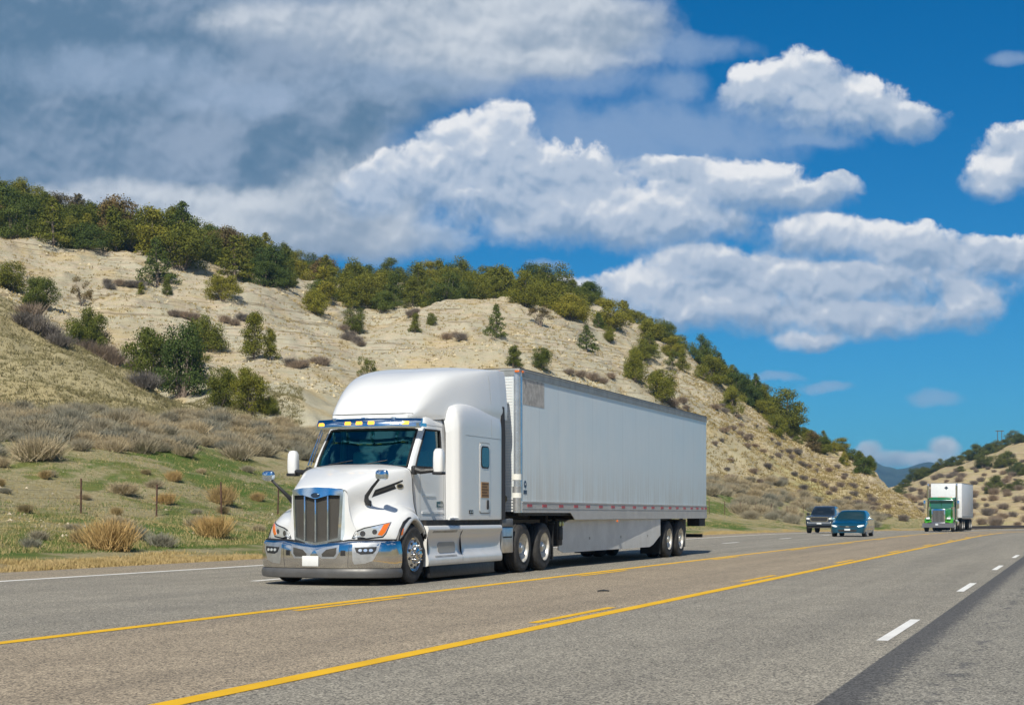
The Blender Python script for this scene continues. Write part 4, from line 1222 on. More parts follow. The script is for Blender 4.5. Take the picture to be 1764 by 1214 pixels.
    for sgn in (1, -1):
        m.box(sgn * W, sgn * (W + .016), .14, 3.3, 1.22, 1.425)
        m.prism([(sgn * W, 3.3, 1.22), (sgn * W, 3.62, 1.07), (sgn * W, L, 1.07), (sgn * W, L, 1.425), (sgn * W, 3.3, 1.425)], (sgn * .016, 0, 0))
        m.box(sgn * W, sgn * (W + .024), .14, L, 1.425, 1.452)
        m.box(sgn * (W + .0162), sgn * (W + .022), .14, L, 1.30, 1.312)
    sr = m.split('side_rail', mat('grey_side_rail', (.50, .50, .49), .5, metal=.15, var=.07, vscale=2), T)
    for sgn in (1, -1):
        ys = [.62, 1.55, 2.65, 3.7, 4.6, 5.6, 6.6, 7.5, 8.5, 9.5, 10.3, 11.25, 12.1, 12.9, 13.75, 14.6, 15.3, 15.95, 16.4]
        for y_ in ys:
            m = MB(); m.box(sgn * (W + .016), sgn * (W + .0215), y_ - .16, y_ + .12, 1.335, 1.395); m.build('reflector_tape', RED, sr) if sgn > 0 else None
    # roughened old decal patch
    m = MB(); m.box(W, W + .003, .22, 1.55, 3.42, 3.95); m.build('decal_ghost', mat('worn_patch', (.47, .46, .44), .7, var=.25, vscale=7), body)
    m = MB(); m.lathe([(0, .075), (.006, .075)], (W, .36, 1.80), 'x', 20); m.build('round_decal', mat('navy_round', (.03, .07, .13), .5), body)
    m = MB(); m.box(W, W + .004, .26, .46, 1.60, 1.68); m.build('number_decal', mat('navy_decal', (.03, .07, .13), .5), body)
    m = MB(); m.lathe([(0, .02), (.010, .02)], (W, .36, 1.80), 'x', 16); m.build('decal_centre', mat('decal_white', (.6, .65, .7), .5), body)
    # floor and chassis
    m = MB(); m.box(-W + .05, W - .05, .1, L - .05, 1.16, 1.25)
    for k in range(26): m.box(-W + .05, W - .05, 3.7 + k * .48, 3.76 + k * .48, 1.07, 1.16)
    m.box(-.6, .6, .5, 2.6, 1.09, 1.16)
    for sgn in (1, -1): m.box(sgn * .35, sgn * .45, 9.5, 15.6, .85, 1.07)
    for y_ in (12.2, 13.5): m.cyl((-.95, y_, .51), .07, 1.9, 'x', 12); m.box(-.5, .5, y_ - .3, y_ + .3, .5, .86)
    m.build('underframe', STEEL, T)
    # landing gear
    for sgn in (1, -1):
        m = MB(); m.box(sgn * .78, sgn * .92, 2.75, 2.9, .50, 1.15, .01); m.box(sgn * .80, sgn * .90, 2.77, 2.88, .36, .5); m.box(sgn * .72, sgn * .98, 2.70, 2.95, .33, .37, .01)
        m.tube([(sgn * .85, 2.9, .6), (sgn * .8, 3.7, 1.12)], .03, 6); m.build('landing_leg', STEEL, T)
    m = MB(); m.tube([(-.85, 2.82, .7), (.85, 2.82, .7)], .025, 6); m.build('leg_brace', STEEL, T)
    m = MB(); m.box(.85, 1.12, 2.95, 3.30, .50, 1.04, .02); m.box(.9, 1.15, 3.0, 3.25, .62, .9, .02); m.build('tool_bracket', STEEL, T)
    m = MB(); m.lathe([(0, .055), (.02, .05), (.024, .02)], (1.13, 3.08, .98), 'x', 14); m.lathe([(0, .055), (.02, .05), (.024, .02)], (1.13, 3.28, .98), 'x', 14); m.split('hose_fitting', mat('yellow_green_lens', (.6, .62, .25), .3), T, mode='i')
    # aero skirts: inset at the front, flush at the rear
    SK = mat('skirt_panel', (.67, .67, .655), .45, var=.08, vscale=2, dirt=((.40, .38, .33), .4, .3, .8))
    for sgn in (1, -1):
        m = MB()
        P = [(3.35, .33), (10.3, .31), (11.15, .62), (11.15, 1.065), (3.75, 1.065), (3.1, .42)]
        xf = lambda y_: sgn * (W - .012 - .20 * max(0, 1 - (y_ - 3.1) / 8.05))
        n_ = 24; G = []
        for k in range(n_ + 1):
            y_ = 3.12 + (11.15 - 3.12) * k / n_
            zb = .40 if y_ < 3.3 else (.33 if y_ < 10.3 else .33 + (y_ - 10.3) * .35)
            zt = min(1.065, .42 + (y_ - 3.1) * 1.6)
            G.append([(xf(y_), y_, zt), (xf(y_), y_, zb + .06), (xf(y_) , y_, zb + .05), (xf(y_), y_, zb), (xf(y_) - sgn * .02, y_, zb), (xf(y_) - sgn * .02, y_, zt)])
        m.grid(G); sk = m.build('side_skirt', SK, T, 30)
        m = MB()
        for y_ in (5.2, 7.6, 9.9): m.box(xf(y_), xf(y_) + sgn * .006, y_, y_ + .09, .60, .66)
        m.split('skirt_bolt', DALU, sk, mode='i')
    m = MB(); m.box(1.30, 1.33, 6.9, 7.05, 1.0, 1.05, .01); m.build('side_marker', AMBER, T)
    for y_ in (12.2, 13.5):
        for sgn in (1, -1): wheel(T, 1.26, y_, sgn, 'trailer')
    for sgn in (1, -1):
        m = MB(); m.box(sgn * .70, sgn * 1.24, 14.15, 14.17, .25, 1.05); m.build('mudflap', mat('grey_mudflap', (.20, .20, .19), .6), T)
        m = MB(); m.box(sgn * .66, sgn * 1.22, 11.35, 11.37, .12, 1.0); m.build('front_flap', BLACK, T)
    m = MB(); m.box(-1.2, 1.2, 16.3, 16.42, .50, .60)
    for sgn in (1, -1): m.box(sgn * .5, sgn * .6, 16.32, 16.40, .6, 1.1)
    m.build('rear_guard', STEEL, T)
    m = MB(); m.box(.9, 1.27, 15.7, 16.45, .84, 1.07); m.box(-1.27, -.9, 15.7, 16.45, .84, 1.07); m.split('rear_box', STEEL, T)
    m = MB()
    for sgn in (1, -1): m.box(sgn * .02, sgn * (W - .04), L, L + .03, 1.2, 4.0, .01)
    m.split('rear_door', PANEL, T)
    return T
trailer = build_trailer()
# ------------------------------------------------------------------ other traffic
def prof_wheel(parent, x, y, side, r, rim_m, w=.22):
    c = (side * x, y, r)
    m = MB(); m.lathe([(.004, r * .70), (-.02, r * .66), (-.03, r * .58), (-.02, r * .2), (0, r * .15), (-.1, r * .1)], c, 'x', 24, side, (0, 1)); wl = m.build('wheel', rim_m, parent, 40)
    m = MB(); m.lathe([(0, r * .68), (0, r * .9), (-.03, r), (-w + .03, r), (-w, r * .9), (-w, r * .68)], c, 'x', 28, side, (0, 0)); m.build('tyre', RUBBER, wl, 45)
    return wl
def car_body(st, n=5, m_=5):
    """st: list of stations (y, [(x, z)...]) half sections from bottom outer to top centre"""
    G = cr2(np.array([[(x, y, z) for x, z in pts] for y, pts in st]), n, m_)
    L = G.copy(); L[..., 0] *= -1
    m = MB().grid(G).grid(L)
    for g in (G, L):
        for e in (g[0], g[-1]):
            P = [tuple(p) for p in e]; m.prism(P + [(0, P[0][1], P[0][2])], (0, .005, 0))
    return m
SEDAN = mat('teal_blue_car_paint', (.006, .085, .15), .2, metal=.45, coat=1)
PICK = mat('slate_grey_car_paint', (.05, .07, .10), .22, metal=.4, coat=1)
GREEN = mat('bright_green_truck_paint', (.06, .33, .02), .22, coat=1)
DGREEN = mat('deep_green_truck_paint', (.015, .16, .05), .22, coat=1)
RIM = mat('alloy_rim', (.5, .5, .5), .3, metal=.9)
LAMP = mat('bright_headlamp', (.85, .88, .86), .1, metal=.3, coat=1, emit=((1, .97, .9), .25))
PLATE = mat('white_licence_plate', (.6, .64, .66), .4)
def turn(root, Y, off):
    e = 1.0
    a = math.atan((float(road_shift(np.array(Y + e))) - float(road_shift(np.array(Y - e)))) / 2)
    root.location = (off + float(road_shift(np.array(Y))), Y, float(road_z(Y)))
    root.rotation_euler = (0, 0, -a)
def sedan():
    T = empty('saloon_car', label='glossy teal blue four-door sedan driving ahead of the grey pickup', cat='car')
    # lower body
    m = car_body([
        (0.0, [(.55, .22), (.62, .34), (.60, .52), (.45, .60), (0, .62)]),
        (.10, [(.74, .20), (.80, .36), (.78, .58), (.62, .68), (0, .70)]),
        (.35, [(.85, .20), (.885, .38), (.87, .66), (.74, .76), (0, .80)]),
        (.9, [(.86, .22), (.90, .45), (.885, .76), (.78, .86), (0, .92)]),
        (1.4, [(.86, .20), (.90, .45), (.89, .84), (.80, .93), (0, .98)]),
        (2.6, [(.86, .20), (.90, .45), (.89, .88), (.82, .95), (0, .97)]),
        (3.7, [(.86, .22), (.90, .45), (.89, .90), (.80, .98), (0, 1.0)]),
        (4.4, [(.80, .26), (.86, .45), (.84, .85), (.72, .98), (0, 1.02)]),
        (4.6, [(.70, .30), (.76, .45), (.74, .80), (.62, .92), (0, .95)])])
    body = m.build('body', SEDAN, T, 50); bb = bvh_of(body)
    # cabin
    m = car_body([(1.12, [(.80, .88), (.79, .90), (.76, .92), (.5, .93), (0, .94)]),
                  (1.45, [(.82, .88), (.79, 1.0), (.74, 1.10), (.45, 1.14), (0, 1.15)]),
                  (1.95, [(.84, .88), (.76, 1.15), (.64, 1.38), (.42, 1.425), (0, 1.435)]),
                  (2.6, [(.84, .90), (.76, 1.18), (.63, 1.42), (.42, 1.465), (0, 1.475)]),
                  (3.3, [(.84, .92), (.75, 1.18), (.62, 1.38), (.40, 1.42), (0, 1.43)]),
                  (4.05, [(.80, .96), (.74, 1.0), (.66, 1.05), (.4, 1.07), (0, 1.08)])], 5, 5)
    cab_ = m.build('roof', SEDAN, T, 50); bc = bvh_of(cab_)
    m = MB(); plate(m, bc, [(-.70, .955), (-.60, 1.36), (-.3, 1.385), (0, 1.39), (.3, 1.385), (.60, 1.36), (.70, .955), (.35, .965), (0, .97), (-.35, .965)], 'y', .006, .01, dens=.08); m.build('windscreen', mat('teal_windscreen', (.012, .035, .04), .06, coat=1), T)
    for sgn in (1, -1):
        m = MB(); plate(m, bc, [(1.45, .96), (1.98, 1.33), (2.5, 1.37), (2.5, .97)], 'x', .006, .01, dens=.1); plate(m, bc, [(2.58, .97), (2.58, 1.37), (3.2, 1.32), (3.6, 1.1), (3.6, 1.0)], 'x', .006, .01, dens=.1)
        if sgn < 0: m.v = [(-a, b, c) for a, b, c in m.v]
        m.split('side_window', DGLASS, T, mode='i')
        m = MB(); plate(m, bb, [(sgn * x, z) for x, z in [(.50, .565), (.62, .635), (.82, .655), (.84, .61), (.74, .56), (.60, .53)]], 'y', .006, .01); m.build('headlamp', LAMP, T)
        m = MB(); m.box(sgn * .86, sgn * 1.02, 1.30, 1.42, .92, 1.05, .04); m.build('door_mirror', mat('pale_mirror_paint', (.35, .5, .6), .15, metal=.4, coat=1), T)
        for y_ in (.82, 3.5): prof_wheel(T, .885, y_, sgn, .315, RIM)
        m = MB()
        for yy in (1.38, 2.54, 3.45): plate(m, bb, [(yy, .32), (yy + .012, .32), (yy + .012, .86), (yy, .86)], 'x', .003, .01)
        if sgn < 0: m.v = [(-a, b, c) for a, b, c in m.v]
        m.split('door_seam', GASK, body, mode='i')
    m = MB(); plate(m, bb, [(-.50, .40), (.50, .40), (.44, .27), (-.44, .27)], 'y', .004, .01); m.build('lower_grille', BLACK, T)
    m = MB(); plate(m, bb, [(-.42, .60), (-.15, .575), (.15, .575), (.42, .60), (.40, .54), (.15, .515), (-.15, .515), (-.40, .54)], 'y', .004, .01); gr = m.build('upper_grille', BLACK, T)
    m = MB(); plate(m, bb, [(-.09, .585), (.09, .585), (.09, .53), (-.09, .53)], 'y', .02, .02); m.build('emblem', CHROME, gr)
    m = MB(); m.box(-.15, .15, -.03, -.01, .34, .44, .01); m.build('licence_plate', PLATE, T)
    turn(T, 83.0, -11.72); T.scale = (1.02, 1, .97); return T
def pickup():
    T = empty('pickup_truck', label='dark slate grey pickup truck on raised black tyres beside the road edge', cat='pickup')
    m = car_body([
        (0.0, [(.80, .52), (.86, .62), (.84, .92), (.76, 1.08), (0, 1.10)]),
        (.12, [(.88, .50), (.92, .65), (.90, .98), (.82, 1.14), (0, 1.17)]),
        (.8, [(.90, .55), (.95, .75), (.93, 1.05), (.86, 1.18), (0, 1.24)]),
        (1.5, [(.90, .50), (.94, .75), (.93, 1.10), (.88, 1.20), (0, 1.27)]),
        (3.4, [(.90, .50), (.94, .75), (.93, 1.12), (.88, 1.20), (0, 1.22)]),
        (5.3, [(.90, .60), (.94, .80), (.93, 1.15), (.88, 1.20), (0, 1.20)])])
    body = m.build('body', PICK, T, 50); bb = bvh_of(body)
    m = car_body([(1.45, [(.84, 1.15), (.83, 1.18), (.80, 1.20), (.5, 1.22), (0, 1.23)]),
                  (2.15, [(.88, 1.15), (.80, 1.45), (.70, 1.72), (.5, 1.77), (0, 1.78)]),
                  (2.8, [(.88, 1.15), (.80, 1.47), (.70, 1.76), (.5, 1.81), (0, 1.82)]),
                  (3.5, [(.88, 1.15), (.80, 1.46), (.70, 1.74), (.5, 1.79), (0, 1.80)]),
                  (3.75, [(.86, 1.15), (.80, 1.40), (.72, 1.60), (.5, 1.64), (0, 1.65)])])
    rf = m.build('cab_roof', PICK, T, 50); bc = bvh_of(rf)
    m = MB(); plate(m, bc, [(-.76, 1.25), (-.67, 1.69), (-.3, 1.72), (.3, 1.72), (.67, 1.69), (.76, 1.25), (.3, 1.27), (-.3, 1.27)], 'y', .006, .01, dens=.08); m.build('windscreen', DGLASS, T)
    m = MB(); plate(m, bb, [(-.62, 1.02), (-.56, 1.09), (.56, 1.09), (.62, 1.02), (.60, .82), (.52, .76), (-.52, .76), (-.60, .82)], 'y', .004, .02); fr_ = m.build('grille_surround', CHROME, T)
    m = MB(); plate(m, bb, [(-.55, 1.01), (-.50, 1.05), (.50, 1.05), (.55, 1.01), (.53, .84), (.46, .80), (-.46, .80), (-.53, .84)], 'y', .012, .02); m.build('grille', BLACK, T)
    m = MB(); plate(m, bb, [(-.80, .74), (.80, .74), (.80, .64), (-.80, .64)], 'y', .02, .05); m.build('front_bumper', mat('bumper_silver', (.35, .38, .42), .3, metal=.7), T)
    for sgn in (1, -1):
        m = MB(); plate(m, bb, [(sgn * x, z) for x, z in [(.64, 1.03), (.86, 1.05), (.86, .93), (.64, .92)]], 'y', .006, .01); m.build('headlamp', LAMP, T)
        m = MB(); plate(m, bb, [(sgn * x, z) for x, z in [(.70, .80), (.84, .80), (.84, .68), (.70, .68)]], 'y', .026, .01); m.build('fog_lamp', BLACK, T)
        m = MB(); plate(m, bb, [(sgn * (.76 + .035 * math.cos(a * .8)), .73 + .035 * math.sin(a * .8)) for a in range(8)], 'y', .034, .01, dens=.3); m.build('fog_lens', LAMP, T)
        m = MB(); m.box(sgn * .93, sgn * 1.14, 1.75, 1.87, 1.20, 1.38, .04); m.build('door_mirror', CHROME if sgn > 0 else BLACK, T)
        m = MB(); plate(m, bc, [(1.9, 1.24), (2.25, 1.66), (2.75, 1.70), (2.75, 1.24)], 'x', .006, .01, dens=.1); plate(m, bc, [(2.83, 1.24), (2.83, 1.70), (3.5, 1.66), (3.5, 1.24)], 'x', .006, .01, dens=.1)
        if sgn < 0: m.v = [(-a, b, c) for a, b, c in m.v]
        m.split('side_window', DGLASS, T, mode='i')
        for y_ in (.95, 4.3): prof_wheel(T, .95, y_, sgn, .40, BLACK, .27)
    m = MB(); m.box(-.16, .16, -.06, -.04, .60, .70, .01); m.build('licence_plate', PLATE, T)
    m = MB(); m.box(-.8, .8, .1, 5.0, .35, .55); m.build('underbody', STEEL, T)
    turn(T, 104.0, -16.55); return T
def green_truck():
    T = empty('long_nose_truck', label='bright green long-nose truck with tall chrome exhaust stacks near the bend', cat='truck')
    m = MB(); m.prism([(-.52, 0, .72), (.52, 0, .72), (.54, 0, 1.78), (.4, 0, 1.86), (-.4, 0, 1.86), (-.54, 0, 1.78)], (0, 1.9, 0)); m.build('hood', GREEN, T)
    m = MB(); m.box(-.55, .55, -.06, 0, .70, 1.90, .03); gs = m.build('grille_surround', CHROME, T)
    m = MB(); m.box(-.46, .46, -.075, -.058, .78, 1.76); m.build('grille', MESH, gs)
    m = MB()
    for k in range(9): m.box(-.41 + k * .1025 - .008, -.41 + k * .1025 + .008, -.09, -.074, .78, 1.76)
    m.split('grille_bar', ALU, gs, mode='i')
    for sgn in (1, -1):
        m = MB(); G = []
        for y_, z, w in ((-.02, .80, .3), (.2, .98, .5), (.6, 1.15, .52), (1.1, 1.18, .52), (1.6, 1.0, .52), (1.9, .8, .5)):
            G.append([(sgn * .54, y_, z - .05), (sgn * .60, y_, z), (sgn * (.58 + w), y_, z - .03), (sgn * (.64 + w), y_, z - .12), (sgn * (.64 + w), y_, z - .26)])
        m.grid(cr2(np.array(G), 4, 3)); m.build('wing', GREEN, T, 50)
        m = MB(); m.box(sgn * .66, sgn * 1.0, -.10, .08, 1.02, 1.20, .06); m.box(sgn * .55, sgn * .7, 0, .06, 1.05, 1.12); h_ = m.build('headlamp', CHROME, T)
        m = MB(); m.box(sgn * .69, sgn * .97, -.115, -.10, 1.05, 1.18, .01); m.build('lens', LAMP, h_)
        m = MB(); m.cyl((sgn * 1.16, 2.55, 1.1), .085, 2.75, 'z', 14); m.tube([(sgn * 1.16, 2.55, 3.8), (sgn * 1.16, 2.62, 4.02)], .075, 12); m.build('exhaust_stack', CHROME, T)
        m = MB(); m.cyl((sgn * .98, 1.75, 1.1), .17, .95, 'z', 14); m.build('air_cleaner', CHROME, T)
        m = MB(); m.tube([(sgn * 1.0, 2.1, 2.55), (sgn * 1.38, 1.9, 2.60)], .018, 6); m.tube([(sgn * 1.0, 2.1, 1.9), (sgn * 1.38, 1.9, 1.95)], .018, 6); ar = m.split('mirror_arm', CHROME, T, mode='i')[0]
        m = MB(); m.box(sgn * 1.28, sgn * 1.46, 1.86, 1.93, 1.93, 2.62, .03); m.build('mirror', CHROME, ar)
        m = MB(); m.lathe([(0, .32), (1.3, .32)], (sgn * .95, 2.3, .72), 'y', 20); m.build('fuel_tank', CHROME, T)
        prof_wheel(T, 1.22, .95, sgn, .51, ALUW, .3)
        for y_ in (6.3, 7.6): wheel(T, 1.24, y_, sgn, 'trailer')
    m = MB(); m.prism([(-1.28, -.30, .35), (1.28, -.30, .35), (1.24, -.32, .72), (-1.24, -.32, .72)], (0, .3, 0)); bp_ = m.build('bumper', mat('dull_steel_bumper', (.30, .31, .34), .3, metal=.8), T)
    m = MB(); m.box(-.20, .02, -.36, -.335, .53, .68); m.build('licence_plate', PLATE, bp_)
    m = MB()
    for sgn in (1, -1): m.prism([(-.0, -.25, .35), (.0, -.25, .35)], (0, 0, 0)) if False else None
    # cab with an opening for the two-pane windscreen
    m = MB(); m.box(-.98, .98, 1.9, 3.1, 1.0, 1.93, .04); m.box(-.98, -.86, 1.95, 2.1, 1.9, 2.62); m.box(.86, .98, 1.95, 2.1, 1.9, 2.62); m.box(-.98, .98, 2.1, 3.1, 1.9, 2.62, .02)
    m.box(-1.0, 1.0, 1.9, 4.6, 2.60, 2.86, .08); m.box(-1.08, 1.08, 3.15, 4.9, 1.0, 2.9, .06); cb = m.build('cab', DGREEN, T)
    m = MB(); m.box(-.86, -.03, 1.97, 2.0, 1.95, 2.58); m.box(.03, .86, 1.97, 2.0, 1.95, 2.58); m.split('windscreen', mat('green_windscreen', (.02, .12, .11), .08, coat=1), cb)
    m = MB(); m.box(-.98, .98, 1.72, 1.95, 2.58, 2.63, .01); m.build('sun_visor', CHROME2, cb)
    m = MB(); m.box(.982, .99, 2.2, 2.95, 1.95, 2.5); m.box(-.99, -.982, 2.2, 2.95, 1.95, 2.5); m.split('side_window', DGLASS, cb)
    for x in (-.8, -.2, 0, .2, .8):
        m = MB(); m.box(x - .05, x + .05, 1.93, 2.02, 2.86, 2.90, .01); m.build('marker_lamp', AMBER, cb)
    m = MB()
    for sgn in (1, -1): m.box(sgn * .35, sgn * .45, 1.9, 8.2, .75, .95)
    for y_ in (.95, 6.3, 7.6): m.cyl((-.9, y_, .51), .07, 1.8, 'x', 10)
    m.build('frame', STEEL, T)
    turn(T, 131.5, -12.0); T.rotation_euler[2] = -math.radians(2.2)
    # its trailer
    R_ = empty('box_trailer', label='smaller white box trailer with a dark diamond mark behind the green truck', cat='trailer')
    m = MB(); m.box(-1.29, 1.29, 5.3, 14.3, 1.15, 4.10, .03); bx = m.build('box', mat('plain_white_box', (.66, .68, .70), .4, var=.04), R_)
    m = MB(); m.prism([(0, 5.285, 3.55), (.16, 5.285, 3.71), (0, 5.285, 3.87), (-.16, 5.285, 3.71)], (0, .012, 0)); m.build('diamond_mark', mat('navy_mark', (.03, .05, .08), .5), bx)
    m = MB(); m.box(-1.3, 1.3, 5.28, 14.31, 4.10, 4.13); m.build('roof', DALU, bx)
    m = MB()
    for sgn in (1, -1): m.box(sgn * 1.29, sgn * 1.305, 5.4, 14.3, 1.10, 1.30)
    m.split('side_rail', DALU, R_)
    m = MB(); m.box(.3, .42, 5.5, 14, .95, 1.149); m.box(-.42, -.3, 5.5, 14, .95, 1.149); m.split('chassis_rail', STEEL, R_)
    for y_ in (12.2, 13.4):
        for sgn in (1, -1): wheel(R_, 1.24, y_, sgn, 'trailer')
    R_.location = T.location; R_.rotation_euler = T.rotation_euler
sedan(); pickup(); green_truck()
# ------------------------------------------------------------------ plants
g = np.random.default_rng(21)
def foliage_mat(name, a, b, c):
    m = bpy.data.materials.new(name); m.use_nodes = True
    t = NT(m.node_tree); p = t.n['Principled BSDF']
    co = t.new('ShaderNodeTexCoord').outputs['Object']
    oi = t.new('ShaderNodeObjectInfo')
    n1 = t.noise(co, 1.3, 3, .6); n2 = t.noise(co, 7, 2, .6)
    k = t.mix(t.smooth(n1, .35, .65), a, b)
    k = t.mix(t.math('MULTIPLY', t.smooth(n2, .5, .7), .55), k, c)
    r = oi.outputs['Random']
    k = t.mul(k, t.mix(r, (.72, .80, .85), (1.28, 1.16, .95)))
    t.put(p.inputs['Base Color'], k); p.inputs['Roughness'].default_value = .75; p.inputs['Specular IOR Level'].default_value = .2
    return m
JUN = foliage_mat('juniper_foliage', (.085, .105, .016), (.145, .155, .020), (.20, .195, .035))
JUNB = foliage_mat('bright_juniper_foliage', (.16, .165, .020), (.215, .205, .028), (.26, .24, .045))
PIN = foliage_mat('pinyon_foliage', (.058, .088, .018), (.092, .122, .024), (.13, .155, .032))
BRN = foliage_mat('rusty_juniper_foliage', (.13, .10, .035), (.17, .115, .05), (.11, .11, .03))
FARJ = foliage_mat('far_juniper_foliage', (.07, .09, .022), (.105, .12, .032), (.13, .14, .042))
BARK = mat('juniper_bark', (.17, .135, .105), .9, var=.3, vscale=6)
SAGE = foliage_mat('grey_sagebrush_twigs', (.29, .255, .185), (.36, .32, .24), (.45, .40, .31))
OAK = foliage_mat('bare_purple_brush', (.19, .155, .13), (.25, .205, .175), (.31, .26, .215))
STRAW = foliage_mat('straw_rabbitbrush', (.36, .26, .12), (.43, .32, .16), (.29, .22, .12))

def quads(cen, nrm, size, asp=1.6):
    n = len(cen)
    up = g.normal(size=(n, 3)); a = np.cross(nrm, up); a /= np.linalg.norm(a, axis=1)[:, None] + 1e-9
    b = np.cross(nrm, a); b /= np.linalg.norm(b, axis=1)[:, None] + 1e-9
    s = size[:, None]
    V = np.stack([cen - a * s, cen + b * s * asp * .4, cen + a * s, cen - b * s * asp * .4], 1).reshape(-1, 3)
    F_ = np.arange(4 * n).reshape(n, 4)
    return V, F_
def crown_mesh(name, clumps, nleaf, size, mt):
    C_, N_, Z_ = [], [], []
    for (c, r, sq) in clumps:
        k = int(nleaf * (r / .7) ** 2)
        d = g.normal(size=(k, 3)); d /= np.linalg.norm(d, axis=1)[:, None]
        rad = r * (.55 + .5 * g.random(k) ** .6) * (1 + .38 * g.normal(size=k) * .6)
        p = np.array(c) + d * rad[:, None] * np.array([1, 1, sq])
        C_.append(p); nn = d + g.normal(size=(k, 3)) * .75; N_.append(nn / np.linalg.norm(nn, axis=1)[:, None]); Z_.append(size * (.6 + .8 * g.random(k)))
    V, F_ = quads(np.concatenate(C_), np.concatenate(N_), np.concatenate(Z_))
    return np_mesh(name, V, F_, mt, False)
def make_clumps(kind):
    cl = []
    if kind == 'round':
        W, Hh = 1.75 + .5 * g.random(), 4.3
        for i in range(36):
            th = g.random() * 6.283; h = g.random() ** 1.15
            rr_ = W * math.sqrt(max(.05, 1 - (abs(h - .40) / .66) ** 2)) * (.35 + .65 * g.random())
            cl.append(((rr_ * math.cos(th), rr_ * math.sin(th), .5 + h * (Hh - .85)), .42 + .38 * g.random(), .8))
        cl.append(((0, 0, 1.9), 1.0, .9))
    elif kind == 'wide':
        for i in range(44):
            th = g.random() * 6.283; h = g.random() ** 1.2
            rr_ = 2.9 * math.sqrt(max(.08, 1 - h ** 2)) * g.random() ** .6
            cl.append(((rr_ * math.cos(th), rr_ * math.sin(th) * .8, .45 + h * 2.8), .45 + .4 * g.random(), .75))
    elif kind == 'tall':
        for i in range(36):
            h = g.random() ** 1.15; th = g.random() * 6.283
            rr_ = (1.25 * (1 - h) ** .6 + .15) * (.3 + .7 * g.random())
            cl.append(((rr_ * math.cos(th), rr_ * math.sin(th), .4 + h * 4.1), .35 + .25 * g.random(), .85))
    elif kind == 'cone':
        for i in range(44):
            h = (i / 44); th = i * 2.4 + g.random()
            rr_ = 1.75 * (1 - h) ** .85 * (.55 + .5 * g.random())
            cl.append(((rr_ * math.cos(th), rr_ * math.sin(th), .3 + h * 4.2), (.40 + .12 * g.random()) * (1.1 - .55 * h), .5))
    elif kind == 'open':
        for i in range(17):
            th = g.random() * 6.283; h = .25 + .75 * g.random()
            rr_ = 1.9 * (.4 + .6 * g.random())
            cl.append(((rr_ * math.cos(th), rr_ * math.sin(th), .5 + h * 3.4), .35 + .28 * g.random(), .7))
    return [(c, r * 1.12, q) for c, r, q in cl]
def trunk_mesh(name, clumps, kind):
    m = MB()
    if kind in ('cone', 'tall'):
        m.tube([(0, 0, -.6), (.03, 0, .8), (-.04, .03, 2.4), (0, 0, 4.0)], [.16, .13, .08, .02], 6)
    st = [(.25 * math.cos(k * 2.1), .25 * math.sin(k * 2.1)) for k in range(4)]
    for k, (c, r, s_) in enumerate(clumps):
        if k % 2: continue
        a = st[k % 4] if kind not in ('cone', 'tall') else (0, 0)
        z0 = -.6 if kind not in ('cone', 'tall') else max(.2, c[2] * .85)
        q = [(a[0] * .3, a[1] * .3, z0), (a[0] + c[0] * .25, a[1] + c[1] * .25, z0 + (c[2] - z0) * .45 + (.1 if k % 3 else -.1)), (c[0] * .8, c[1] * .8, c[2])]
        m.tube(q, [.10 if z0 < 0 else .04, .06 if z0 < 0 else .03, .015], 5)
    me = bpy.data.meshes.new(name); me.from_pydata(m.v, [], m.f); me.materials.append(BARK)
    me.polygons.foreach_set('use_smooth', [True] * len(me.polygons))
    return me
PROTO = {}
def protos(kind, mt, tagname, n, nleaf=300, size=.072):
    L = []
    for i in range(n):
        cl = make_clumps(kind)
        L.append((crown_mesh(tagname, cl, nleaf, size, mt), trunk_mesh('trunk', cl, kind)))
    PROTO[(kind, mt.name)] = L
def tree(p, h, kind, mt, label, name='juniper_tree', cat='tree', group=None, wide=1.0, lean=0):
    key = (kind, mt.name)
    if key not in PROTO: protos(kind, mt, 'crown', 3)
    cm, tm = PROTO[key][rnd.randrange(len(PROTO[key]))]
    r = empty(name, p, rnd.random() * 6.28, label=label, cat=cat, group=group)
    s_ = h / 4.5
    r.scale = (s_ * wide, s_ * wide, s_); r.rotation_euler[0] = rnd.uniform(-.05, .05) + lean
    link('trunk', tm, r); link('crown', cm, r)
    return r
def px_tree(px, py, hpx, kind, mt, label, wpx=None, name='juniper_tree', **kw):
    p = hit(px, py)
    if p is None: return
    d = -p[0] * sn + p[1] * cs
    h = hpx / F_PX * d * 1.04
    nat = {'round': .95, 'wide': 1.55, 'tall': .60, 'cone': .80, 'open': .95}[kind]
    w = (wpx / hpx / nat) if wpx else 1.0
    return tree(p - Vector((0, 0, .12)), h, kind, mt, label, name=name, wide=w, **kw)
J, JB, PN, BR_ = JUN, JUNB, PIN, BRN
